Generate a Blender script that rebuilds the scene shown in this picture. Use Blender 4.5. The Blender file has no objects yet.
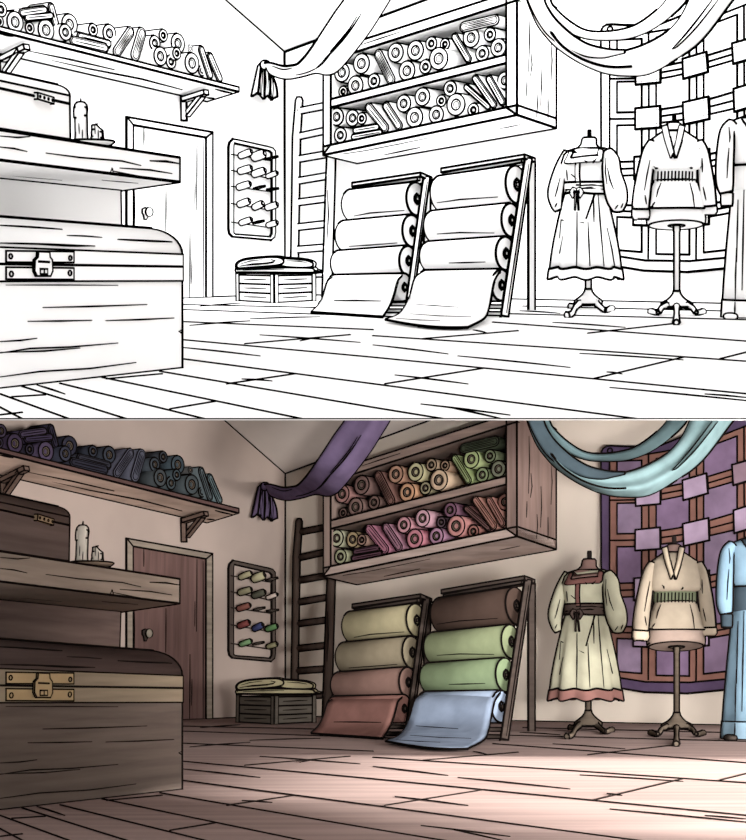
import bpy, bmesh, math, random
from mathutils import Vector, Matrix
from mathutils.bvhtree import BVHTree

# ------------------------------------------------------------------ camera, world, light, exposure
SC = bpy.context.scene
COL = SC.collection
FPX, CX, CY, EYE = 1500.0, 373.0, 420.0, 0.5
HOR = 255.0                      # eye level inside each of the two stacked rooms
OFF = 421.4                      # the coloured room stands this far below the drawn one
PITCH = math.atan((HOR + OFF - CY) / FPX)
TILT = PITCH + math.atan((CY - HOR) / FPX)
EYEV = Vector((0, 0, EYE))

cam_data = bpy.data.cameras.new('camera')
cam = bpy.data.objects.new('camera', cam_data)
COL.objects.link(cam)
cam.location = EYEV
cam.rotation_euler = (math.pi / 2 + PITCH, 0, 0)
cam_data.sensor_fit = 'HORIZONTAL'
cam_data.sensor_width = 36.0
cam_data.lens = FPX / 746.0 * 36.0
cam_data.clip_end = 200
SC.camera = cam

world = bpy.data.worlds.new('world')
SC.world = world
world.use_nodes = True
world.node_tree.nodes['Background'].inputs[0].default_value = (1.0, 0.97, 0.95, 1)
world.node_tree.nodes['Background'].inputs[1].default_value = 1.0

SC.view_settings.view_transform = 'Standard'
SC.view_settings.look = 'None'
SC.view_settings.exposure = 0.0
SC.view_settings.gamma = 1.0
SC.view_settings.use_curve_mapping = False

ROT_U = Matrix.Translation(EYEV) @ Matrix.Rotation(TILT, 4, 'X') @ Matrix.Translation(-EYEV)


def area(name, loc, target, sx, sy, power, color=(1, 1, 1), M=None, spread=180):
    d = bpy.data.lights.new(name, 'AREA')
    d.spread = math.radians(spread)
    d.shape = 'RECTANGLE'
    d.size, d.size_y, d.energy, d.color = sx, sy, power, color
    o = bpy.data.objects.new(name, d)
    COL.objects.link(o)
    loc, target = Vector(loc), Vector(target)
    m = Matrix.Translation(loc) @ (target - loc).to_track_quat('-Z', 'Y').to_matrix().to_4x4()
    o.matrix_world = (M @ m) if M else m
    return o


# the drawn room: added unseen fill lamps flood it to white
area('white_fill_front', (0, 3.4, 5.2), (0, 15, 0.5), 9, 2.5, 190, M=ROT_U)
area('white_fill_low', (2.6, 3.0, 0.6), (-1.0, 7.0, 0.55), 1.4, 0.8, 16, M=ROT_U)
area('white_fill_right', (7.5, 11, 3.0), (0, 16, 1), 5, 4, 130, M=ROT_U)
area('white_fill_side', (-8.0, 10, 3.0), (0, 16, 1), 5, 4, 140, M=ROT_U)
area('white_fill_high', (0.8, 12, 5.6), (-0.6, 18, 1.6), 6, 4, 520, M=ROT_U, spread=120)
# the coloured room: added unseen soft fills, and a patch of sun on the planks
area('soft_fill_right', (5.7, 6.8, 1.0), (0.6, 15, 0.9), 3.0, 1.3, 520, (1.0, 0.965, 0.93), spread=120)
area('soft_fill_low', (3.6, 6.2, 0.6), (1.6, 17.0, 1.0), 2.0, 0.6, 60, (1.0, 0.965, 0.94), spread=75)
area('soft_fill_high', (4.9, 13.2, 2.2), (0.6, 12.6, 0.0), 2.4, 2.4, 75, (1.0, 0.97, 0.94), spread=130)
area('near_fill', (1.3, 2.2, 0.5), (1.6, 14, 0.7), 0.9, 0.4, 125, (1.0, 0.96, 0.92), spread=62)
area('near_left_fill', (1.0, 2.3, 0.5), (-1.2, 6.5, 0.6), 0.6, 0.3, 11, (1.0, 0.95, 0.9), spread=62)
SUN_AT = Vector((30.0, 3.0, 5.15))
sd = bpy.data.lights.new('window_sun', 'SPOT')
sd.energy, sd.spot_size, sd.spot_blend, sd.shadow_soft_size, sd.color = 640000, math.radians(13), 0.1, 0.4, (1.0, 0.96, 0.91)
so = bpy.data.objects.new('window_sun', sd)
COL.objects.link(so)
so.location = SUN_AT
so.rotation_euler = (Vector((0.8, 6.3, 0)) - SUN_AT).to_track_quat('-Z', 'Y').to_euler()

# ------------------------------------------------------------------ colours and materials


def lin(c):
    out = []
    for x in c:
        x /= 255.0
        out.append(x / 12.92 if x <= 0.04045 else ((x + 0.055) / 1.055) ** 2.4)
    return tuple(out)


MATS = {}


def diffuse_material(name, rgb, rough=1.0):
    m = bpy.data.materials.new(name)
    m.use_nodes = True
    nt = m.node_tree
    nt.nodes.clear()
    out = nt.nodes.new('ShaderNodeOutputMaterial')
    b = nt.nodes.new('ShaderNodeBsdfDiffuse')
    b.inputs['Color'].default_value = (*rgb, 1)
    nt.links.new(b.outputs[0], out.inputs[0])
    return m, nt, b


def paint(kind, rgb):
    """kind: cloth, wood, plaster, metal, plain - a procedural material with a hand painted mottling"""
    key = (kind, tuple(rgb))
    if key in MATS:
        return MATS[key]
    grey = 0.3 * rgb[0] + 0.59 * rgb[1] + 0.11 * rgb[2]
    base = lin([grey + (x - grey) * 0.68 for x in rgb])
    m, nt, b = diffuse_material('%s_%d_%d_%d' % ((kind,) + tuple(int(x) for x in rgb)), base)
    if kind != 'plain':
        tc = nt.nodes.new('ShaderNodeTexCoord')
        mp = nt.nodes.new('ShaderNodeMapping')
        nz = nt.nodes.new('ShaderNodeTexNoise')
        rp = nt.nodes.new('ShaderNodeValToRGB')
        nt.links.new(tc.outputs['Object'], mp.inputs[0])
        nt.links.new(mp.outputs[0], nz.inputs['Vector'])
        nt.links.new(nz.outputs['Fac'], rp.inputs[0])
        nt.links.new(rp.outputs[0], b.inputs['Color'])
        k = {'cloth': 0.16, 'wood': 0.24, 'woodv': 0.24, 'planks': 0.2, 'plaster': 0.10, 'metal': 0.2}[kind]
        if kind == 'wood':
            mp.inputs['Scale'].default_value = (1.3, 0.8, 14)
            nz.inputs['Scale'].default_value = 1.6
            nz.inputs['Detail'].default_value = 6
        elif kind == 'woodv':
            mp.inputs['Scale'].default_value = (11, 7, 0.6)
            nz.inputs['Scale'].default_value = 1.6
            nz.inputs['Detail'].default_value = 5
        elif kind == 'planks':
            mp.inputs['Rotation'].default_value = (0, 0, math.radians(35))
            mp.inputs['Scale'].default_value = (0.35, 4.5, 1)
            nz.inputs['Scale'].default_value = 1.8
            nz.inputs['Detail'].default_value = 7
        elif kind == 'plaster':
            nz.inputs['Scale'].default_value = 0.9
            nz.inputs['Detail'].default_value = 3
        else:
            nz.inputs['Scale'].default_value = 5.0
            nz.inputs['Detail'].default_value = 4
        rp.color_ramp.elements[0].position = 0.3
        rp.color_ramp.elements[1].position = 0.7
        rp.color_ramp.elements[0].color = (*[x * (1 - k) for x in base], 1)
        rp.color_ramp.elements[1].color = (*[min(1, x * (1 + k)) for x in base], 1)
    MATS[key] = m
    return m


WHITE = diffuse_material('drawing_white', (0.93, 0.93, 0.93))[0]
INK_U = diffuse_material('ink_black', (0, 0, 0))[0]
INK_L = diffuse_material('ink_brown_black', (0.006, 0.0045, 0.004))[0]

# ------------------------------------------------------------------ the two rooms


class Room:
    def __init__(self, key):
        self.u = key == 'u'
        self.T = ROT_U if self.u else Matrix.Identity(4)
        self.off = 0.0 if self.u else OFF
        self.R = self.T.to_3x3().inverted() @ Matrix.Rotation(PITCH, 3, 'X')
        edge = 419.0 if self.u else 420.4       # where this room ends against the dividing board
        n = self.R @ Vector((0, -(CY - edge) / FPX, 1))
        self.cut_no = (-n if self.u else n).normalized()
        self.inkw = 1.58 if self.u else 1.15
        self.ink = INK_U if self.u else INK_L
        b0, b1, l0 = self.fl(285, 295), self.fl(746, 304.5), self.fl(0, 304.8)
        self.b0 = b0
        self.eb = (b1 - b0).normalized()
        self.el = (b0 - l0).normalized()
        self.nb = Vector((self.eb.y, -self.eb.x, 0))
        self.nl = Vector((self.el.y, -self.el.x, 0))

    def mat(self, kind, rgb):
        return WHITE if self.u else paint(kind, rgb)

    def ray(self, u, v):
        return self.R @ Vector((u - CX, FPX, CY - (v + self.off)))

    def plane(self, u, v, co, no):
        d = self.ray(u, v)
        return EYEV + d * ((co - EYEV).dot(no) / d.dot(no))

    def fl(self, u, v, z=0.0):
        return self.plane(u, v, Vector((0, 0, z)), Vector((0, 0, 1)))

    def dep(self, u, v, y):
        return self.plane(u, v, Vector((0, y, 0)), Vector((0, 1, 0)))

    def wb(self, u, v, off=0.0):
        return self.plane(u, v, self.b0 + self.nb * off, self.nb)

    def wl(self, u, v, off=0.0):
        return self.plane(u, v, self.b0 + self.nl * off, self.nl)

    def p3(self, u, v, a, b, c, lift=0.004):
        n = (b - a).cross(c - a).normalized()
        p = self.plane(u, v, a, n)
        return p + (EYEV - p).normalized() * lift

    def onto(self, bvh, u, v, lift=0.006):
        d = self.ray(u, v).normalized()
        h = bvh.ray_cast(EYEV, d)
        if h[0] is None:
            h = bvh.find_nearest(EYEV + d * 12.8)
        return h[0] - d * lift


# ------------------------------------------------------------------ mesh building


class MB:
    def __init__(self):
        self.v, self.f, self.s, self.lines = [], [], [], []

    def add(self, vs, fs, smooth=False):
        n = len(self.v)
        self.v += [Vector(p) for p in vs]
        self.f += [tuple(n + i for i in q) for q in fs]
        self.s += [smooth] * len(fs)
        return self

    def hexa(self, b, t):
        return self.add(list(b) + list(t), [(0, 1, 2, 3), (4, 5, 6, 7), (0, 1, 5, 4), (1, 2, 6, 5), (2, 3, 7, 6), (3, 0, 4, 7)])

    def prism(self, pts, d, smooth=False):
        n = len(pts)
        vs = [Vector(p) for p in pts] + [Vector(p) + d for p in pts]
        fs = [tuple(range(n)), tuple(range(n, 2 * n))]
        self.add(vs, fs)
        k = len(self.v) - 2 * n
        self.f += [(k + i, k + (i + 1) % n, k + n + (i + 1) % n, k + n + i) for i in range(n)]
        self.s += [smooth] * n
        return self

    def ring_prism(self, outer, inner, d):
        n = len(outer)
        vs = list(outer) + list(inner) + [p + d for p in outer] + [p + d for p in inner]
        fs = []
        for i in range(n):
            j = (i + 1) % n
            fs += [(i, j, n + j, n + i), (2 * n + i, 2 * n + j, 3 * n + j, 3 * n + i), (i, j, 2 * n + j, 2 * n + i), (n + i, n + j, 3 * n + j, 3 * n + i)]
        return self.add(vs, fs)

    def bar(self, a, b, w, h=None, up=Vector((0, 0, 1))):
        h = h or w
        a, b = Vector(a), Vector(b)
        d = (b - a).normalized()
        if abs(d.dot(up)) > 0.95:
            up = Vector((0, 1, 0))
        x = d.cross(up).normalized() * (w / 2)
        y = x.cross(d).normalized() * (h / 2)
        return self.hexa([a - x - y, a + x - y, a + x + y, a - x + y], [b - x - y, b + x - y, b + x + y, b - x + y])

    def loft(self, rings, cap0=True, cap1=True, smooth=True):
        n = len(rings[0])
        vs = [p for r in rings for p in r]
        fs = []
        for k in range(len(rings) - 1):
            for i in range(n):
                j = (i + 1) % n
                fs.append((k * n + i, k * n + j, (k + 1) * n + j, (k + 1) * n + i))
        self.add(vs, fs, smooth)
        base = len(self.v) - len(vs)
        if cap0:
            self.f.append(tuple(base + i for i in range(n)))
            self.s.append(False)
        if cap1:
            self.f.append(tuple(base + (len(rings) - 1) * n + i for i in range(n)))
            self.s.append(False)
        return self

    def tube(self, path, radii, n=12, smooth=True, flat=1.0):
        path = [Vector(p) for p in path]
        rings = []
        x = None
        for i, p in enumerate(path):
            d = (path[min(i + 1, len(path) - 1)] - path[max(i - 1, 0)]).normalized()
            if x is None:
                up = Vector((0, 1, 0)) if abs(d.y) < 0.8 else Vector((1, 0, 0))
                x = d.cross(up).normalized()
            else:
                x = (x - d * x.dot(d)).normalized()
            y = d.cross(x).normalized()
            r = radii[i] if isinstance(radii, (list, tuple)) else radii
            rings.append([p + x * (r * math.cos(2 * math.pi * k / n)) + y * (r * flat * math.sin(2 * math.pi * k / n)) for k in range(n)])
        return self.loft(rings, smooth=smooth)

    def grid(self, rows, off):
        """closed sheet from rows of points; off: a vector or a list of rows of vectors"""
        R, C = len(rows), len(rows[0])
        top = [p for r in rows for p in r]
        bot = [p + off for p in top]
        fs = []
        N = R * C
        for i in range(R - 1):
            for j in range(C - 1):
                a, b, c, d = i * C + j, i * C + j + 1, (i + 1) * C + j + 1, (i + 1) * C + j
                fs += [(a, b, c, d), (N + a, N + b, N + c, N + d)]
        for i in range(R - 1):
            for j in (0, C - 1):
                a, d = i * C + j, (i + 1) * C + j
                fs.append((a, d, N + d, N + a))
        for j in range(C - 1):
            for i in (0, R - 1):
                a, b = i * C + j, i * C + j + 1
                fs.append((a, b, N + b, N + a))
        return self.add(top + bot, fs, True)

    def pillow(self, c, ax, ay, az, e=0.5, nu=28, nv=12):
        sg = lambda x, p: math.copysign(abs(x) ** p, x)
        rings = []
        for i in range(1, nv):
            t = -math.pi / 2 + math.pi * i / nv
            rings.append([c + ax * (sg(math.cos(t), e) * sg(math.cos(w), e)) + ay * (sg(math.cos(t), e) * sg(math.sin(w), e)) + az * sg(math.sin(t), 0.8)
                          for w in (2 * math.pi * k / nu for k in range(nu))])
        return self.loft(rings)

    def line(self, pts, w=1.2, taper=True):
        self.lines.append(([Vector(p) for p in pts], w, taper))
        return self


def catmull(pts, m=4):
    out = []
    n = len(pts)
    for i in range(n - 1):
        p0, p1, p2, p3 = pts[max(i - 1, 0)], pts[i], pts[i + 1], pts[min(i + 2, n - 1)]
        for k in range(m):
            t = k / m
            out.append(tuple(0.5 * ((2 * b) + (c - a) * t + (2 * a - 5 * b + 4 * c - d) * t * t + (-a + 3 * b - 3 * c + d) * t ** 3)
                             for a, b, c, d in zip(p0, p1, p2, p3)))
    out.append(tuple(pts[-1]))
    return out


BASE = {}


def build(room, name, mb, mat, base, ink=1.7, crease=38, sil=True, edges=True, cut=True):
    """one mesh object, its contour lines drawn on in ink as thin raised beads"""
    bm = bmesh.new()
    vs = [bm.verts.new(p) for p in mb.v]
    for f, s in zip(mb.f, mb.s):
        try:
            fc = bm.faces.new([vs[i] for i in f])
            fc.smooth = s
        except ValueError:
            pass
    bmesh.ops.recalc_face_normals(bm, faces=bm.faces)
    bm.normal_update()
    segs = []
    if ink and edges:
        front = {f.index: None for f in bm.faces}
        bm.faces.index_update()
        front = [f.normal.dot(EYEV - f.calc_center_median()) > 0 for f in bm.faces]
        cth = math.cos(math.radians(crease))
        for e in bm.edges:
            lf = e.link_faces
            if len(lf) == 1:
                segs.append((e.verts[0].co.copy(), e.verts[1].co.copy()))
            elif len(lf) == 2:
                a, b = front[lf[0].index], front[lf[1].index]
                sharp = lf[0].normal.dot(lf[1].normal) < cth
                if (a or b) and sharp:
                    segs.append((e.verts[0].co.copy(), e.verts[1].co.copy()))
                elif sil and a != b:
                    n = (lf[0].normal + lf[1].normal).normalized()
                    k = 0.32 * ink * room.inkw / FPX
                    segs.append(tuple(v.co + n * (k * (v.co - EYEV).length) for v in e.verts))

    def bead(pts, w, taper):
        rr = []
        n = len(pts)
        pv = None
        ringsv = []
        for i, p in enumerate(pts):
            d = pts[min(i + 1, n - 1)] - pts[max(i - 1, 0)]
            if d.length < 1e-9:
                return
            d.normalize()
            view = (p - EYEV)
            x = d.cross(view)
            if x.length < 1e-6:
                x = d.orthogonal()
            x.normalize()
            y = d.cross(x)
            r = 0.5 * w * room.inkw * view.length / FPX
            if taper and n > 2:
                t = i / (n - 1)
                r *= 0.5 + 0.5 * math.sin(math.pi * min(max(t, 0.0), 1.0))
            q = p
            if i == 0:
                q = p - d * (r * 0.6)
            elif i == n - 1:
                q = p + d * (r * 0.6)
            ringsv.append([bm.verts.new(q + x * r), bm.verts.new(q + y * r), bm.verts.new(q - x * r), bm.verts.new(q - y * r)])
        for k in range(n - 1):
            for i in range(4):
                j = (i + 1) % 4
                f = bm.faces.new((ringsv[k][i], ringsv[k][j], ringsv[k + 1][j], ringsv[k + 1][i]))
                f.material_index = 1
        for r4 in (ringsv[0], ringsv[-1]):
            f = bm.faces.new(r4)
            f.material_index = 1

    for a, b in segs:
        bead([a, b], ink, False)
    for pts, w, taper in mb.lines:
        if taper and len(pts) == 2:
            pts = [pts[0].lerp(pts[1], k / 6) for k in range(7)]
        bead(pts, w, taper)
    # end cleanly at the dividing board
    if cut and any((v.co - EYEV).dot(room.cut_no) > 0 for v in bm.verts):
        bmesh.ops.bisect_plane(bm, geom=list(bm.verts) + list(bm.edges) + list(bm.faces), plane_co=EYEV, plane_no=room.cut_no, clear_outer=True)
    if not bm.faces:
        bm.free()
        return None
    for v in bm.verts:
        v.co -= base
    me = bpy.data.meshes.new(name)
    bm.to_mesh(me)
    bm.free()
    me.materials.append(mat)
    me.materials.append(room.ink)
    o = bpy.data.objects.new(name, me)
    COL.objects.link(o)
    BASE[o.name] = base
    return o


def tag(o, label, cat, group=None, kind=None):
    o['label'] = label
    o['category'] = cat
    if group:
        o['group'] = group
    if kind:
        o['kind'] = kind
    return o


def words(room, up, low):
    return up if room.u else low


def thing(room, name, base, label, cat, group=None, kind=None):
    o = bpy.data.objects.new(name, None)
    o.empty_display_size = 0.1
    COL.objects.link(o)
    o.matrix_world = room.T @ Matrix.Translation(base)
    BASE[o.name] = base
    return tag(o, label, cat, group, kind)


def part(room, name, mb, mat, parent, label=None, **kw):
    base = BASE[parent.name]
    o = build(room, name, mb, mat, base, **kw)
    if o:
        o.parent = parent
        if label:
            o['label'] = label
    return o


def solo(room, name, mb, mat, base, label, cat, group=None, kind=None, **kw):
    o = build(room, name, mb, mat, base, **kw)
    if o:
        o.matrix_world = room.T @ Matrix.Translation(base)
        tag(o, label, cat, group, kind)
    return o


def circle(c, x, y, r, n=24):
    return [c + x * (r * math.cos(2 * math.pi * k / n)) + y * (r * math.sin(2 * math.pi * k / n)) for k in range(n)]


UP = Vector((0, 0, 1))
# ------------------------------------------------------------------ the setting


def setting(S):
    A = words(S, 'in the uncoloured drawn room', 'in the painted room')
    # floor
    vf = 418.9 if S.u else 446
    P = [S.fl(-260, vf), S.fl(1010, vf), S.fl(1010, 309), S.wb(900, 307.6), S.b0, S.wl(-80, 307.6), S.fl(-260, 312)]
    for p in P:
        p.z = 0
    mb = MB().prism(P, Vector((0, 0, -0.05)))

    def fln(pts, w=1.3, taper=False, n=8):
        pts = [S.fl(*p, 0.002) for p in pts]
        if len(pts) == 2:
            pts = [pts[0].lerp(pts[1], k / n) for k in range(n + 1)]
        mb.line(pts, w, taper)
    seams = [
        ((182.5, 305), (320, 308)), ((182.5, 310), (373, 316.5)), ((182.5, 322), (373, 330)), ((182.5, 340), (373, 357.5)),
        ((182, 359), (373, 384)), ((160, 371.5), (373, 407.5)), ((102, 377.5), (305, 419.5)), ((60, 383.5), (207, 419.5)),
        ((22, 386.5), (130, 420)), ((0, 394), (72, 420)), ((-10, 402), (24, 419.8)),
        ((373, 336), (560, 348.5)), ((560, 348.5), (760, 362.5)), ((523, 306.5), (760, 312.3)), ((505, 314), (760, 320.5)),
        ((493, 322.5), (760, 342.5)), ((373, 357.5), (760, 395.3)), ((373, 384), (645, 420)), ((373, 407.5), (447, 419.5)),
        ((373, 316.5), (430, 318))]
    for s in seams:
        fln(s, 1.5)
    for s in [((245, 344), (350, 335)), ((227, 384), (295, 374)), ((170, 409), (215, 401.5)), ((107, 379), (162, 374)), ((12, 397), (45, 395)),
              ((423, 339), (518, 331)), ((588, 333.5), (673, 324)), ((593, 379), (683, 357.5)), ((385, 384), (483, 368.5)), ((720, 359), (760, 349)),
              ((0, 415), (22, 412.5)), ((320, 314), (335, 311))]:
        fln(s, 1.5)
    for s in [((182, 347.5), (260, 356)), ((260, 335), (360, 342.5)), ((242, 379), (272, 381)), ((37, 385), (65, 394)), ((553, 322.5), (625, 327.5)),
              ((458, 356), (570, 367.5)), ((373, 345), (448, 354)), ((580, 353.5), (683, 360)), ((607, 372), (622, 374)), ((610, 387.5), (760, 402)),
              ((705, 394), (746, 397.5)), ((421, 404), (510, 415)), ((450, 407.5), (503, 419)), ((395, 375), (468, 384)), ((250, 319), (320, 317)),
              ((473, 330), (487, 333)), ((300, 341), (310, 339)), ((200, 306.5), (240, 303.5)), ((520, 311), (560, 313.5)), ((190, 325.5), (250, 321))]:
        fln(s, 1.7, True)
    solo(S, 'floor', mb, S.mat('planks', (150, 124, 117)), S.fl(373, 350), 'wide plank floor ' + A, 'floor', kind='structure', ink=1.2)

    # walls and sloped ceiling
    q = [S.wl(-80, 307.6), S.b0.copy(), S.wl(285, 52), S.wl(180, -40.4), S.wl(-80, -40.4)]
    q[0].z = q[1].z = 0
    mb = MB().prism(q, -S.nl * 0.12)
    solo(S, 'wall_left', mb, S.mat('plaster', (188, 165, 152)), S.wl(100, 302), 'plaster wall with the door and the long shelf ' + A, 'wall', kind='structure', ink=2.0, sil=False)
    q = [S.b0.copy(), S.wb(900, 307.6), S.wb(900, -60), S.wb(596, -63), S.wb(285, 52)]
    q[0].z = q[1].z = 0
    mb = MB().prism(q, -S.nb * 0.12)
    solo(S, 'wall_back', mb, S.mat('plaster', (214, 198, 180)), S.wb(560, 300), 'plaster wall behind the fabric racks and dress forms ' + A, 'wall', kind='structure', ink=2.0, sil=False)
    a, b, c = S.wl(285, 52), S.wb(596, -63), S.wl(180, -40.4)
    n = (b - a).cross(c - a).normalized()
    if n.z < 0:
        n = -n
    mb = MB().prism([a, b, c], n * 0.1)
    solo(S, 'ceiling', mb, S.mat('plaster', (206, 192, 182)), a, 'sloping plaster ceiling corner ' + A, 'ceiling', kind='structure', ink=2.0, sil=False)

    # door
    d = S.nl
    base = S.wl(168, 299)
    base.z = 0
    D = thing(S, 'door_1', base, words(S, 'white outlined plank door behind the thick table', 'reddish brown plank door behind the thick table'), 'door', kind='structure')
    fr = S.mat('wood', (152, 136, 118))

    def vb(u):
        return 304.8 - 0.0344 * u
    mb = MB()
    for pts in ([(125.6, 117), (132, 125), (132, vb(132)), (125.6, vb(125.6))], [(125.6, 117), (211.5, 132.3), (205, 137.5), (132, 125)],
                [(205, 137.5), (211.5, 132.3), (211.5, vb(211.5)), (205, vb(205))]):
        mb.prism([S.wl(u, v, 0.002) for u, v in pts], d * 0.016)
    part(S, 'door_frame', mb, fr, D, ink=1.6)
    mb = MB().prism([S.wl(u, v, 0.002) for u, v in [(132, 125), (205, 137.5), (205, vb(205)), (132, vb(132))]], d * 0.006)
    for pts, w in [([(143.8, 127), (143.8, 145)], 1.2), ([(166, 187), (165.7, 231)], 1.2), ([(197, 138), (196.5, 210)], 1.1), ([(195, 180), (194.8, 205)], .9),
                   ([(190, 233), (189.6, 298)], 1.3), ([(192, 258), (191.5, 284)], 1.0), ([(134.3, 190), (134.2, 229)], 1.6), ([(203.2, 140), (203.2, 297)], 1.0)]:
        mb.line([S.wl(u, v, 0.011) for u, v in pts], w)
    part(S, 'door_panel', mb, S.mat('woodv', (118, 84, 78)), D, ink=1.5)
    mb = MB()
    c = S.wl(147, 212, 0.03)
    t = S.el
    mb.loft([circle(c + d * z, t, UP, r, 16) for z, r in [(0, .02), (.015, .02), (.02, .042), (.035, .05), (.05, .038), (.055, .01)]])
    part(S, 'door_knob', mb, S.mat('metal', (160, 148, 128)), D, ink=.9, crease=60)
    mb = MB().prism([S.wl(u, v, 0.024) for u, v in [(142, 209), (145, 207.5), (147, 209), (147, 217), (145.8, 219.5), (144, 219.5), (143.3, 215), (142, 213)]], d * 0.008)
    part(S, 'keyhole_plate', mb, S.mat('metal', (70, 56, 50)), D, ink=.9)


# ------------------------------------------------------------------ furniture on the near left


def strokes(S, mb, lst, a, b, c, w=1.1, lift=0.004):
    for s in lst:
        ww = w
        if isinstance(s[-1], (int, float)):
            ww, s = s[-1], s[:-1]
        mb.line([S.p3(u, v, a, b, c, lift) for u, v in s], ww)


def wall_shelf(S):
    d = 0.45
    FLt, FRt, FLb, FRb = S.wl(-30, 19.1, d), S.wl(238.5, 87.2, d), S.wl(-30, 23.8, d), S.wl(238.5, 91.6, d)
    BLb, BRb = S.wl(-30, 46.4, 0.004), S.wl(207, 101.2, 0.004)
    h = FRt - FRb
    T = thing(S, 'plank_shelf', BRb.copy(), words(S, 'long white outlined plank shelf above the door, bearing outlined rolls', 'long pale brown plank shelf above the door, bearing dark rolls'), 'shelf')
    mb = MB().hexa([FLb, FRb, BRb, BLb], [FLt, FRt, BRb + h, BLb + h])
    strokes(S, mb, [((28, 50.5), (70, 59), (114, 69.5)), ((52, 60), (90, 68.5), (141, 78.5), (182, 89.5)), ((0, 33.5), (13, 36.3)), ((215.5, 89), (232, 93)), ((207, 97.5), (214, 98))], FLb, FRb, BRb, 1.9, .01)
    part(S, 'shelf_board', mb, S.mat('wood', (196, 164, 144)), T, ink=1.6)
    mb = MB().hexa([p + (FRt - p) * 0 + S.nl * 0.004 for p in (FLb, FRb)] + [FRb - S.nl * .02, FLb - S.nl * .02],
                   [p + S.nl * 0.004 for p in (FLt, FRt)] + [FRt - S.nl * .02, FLt - S.nl * .02])
    part(S, 'front_edge', mb, S.mat('wood', (104, 72, 68)), T, ink=1.4)
    wood = S.mat('wood', (116, 90, 78))

    def bracket(post, arm, diag, name):
        m = MB()
        m.bar(S.wl(*post[0], .03), S.wl(*post[1], .03), .06, .05)
        m.bar(S.wl(*arm[0], .05), S.wl(*arm[1], .40), .07, .05)
        m.bar(S.wl(*diag[0], .05), S.wl(*diag[1], .33), .06, .05)
        part(S, name, m, wood, T, ink=1.3)
    bracket(((183.7, 97), (184.2, 120.5)), ((184, 99.3), (206, 92.3)), ((187, 114.5), (202.5, 95)), 'bracket')
    bracket(((3.5, 57), (4.5, 74)), ((2.5, 59), (26.5, 47)), ((6, 72), (20.5, 51)), 'bracket')


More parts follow.
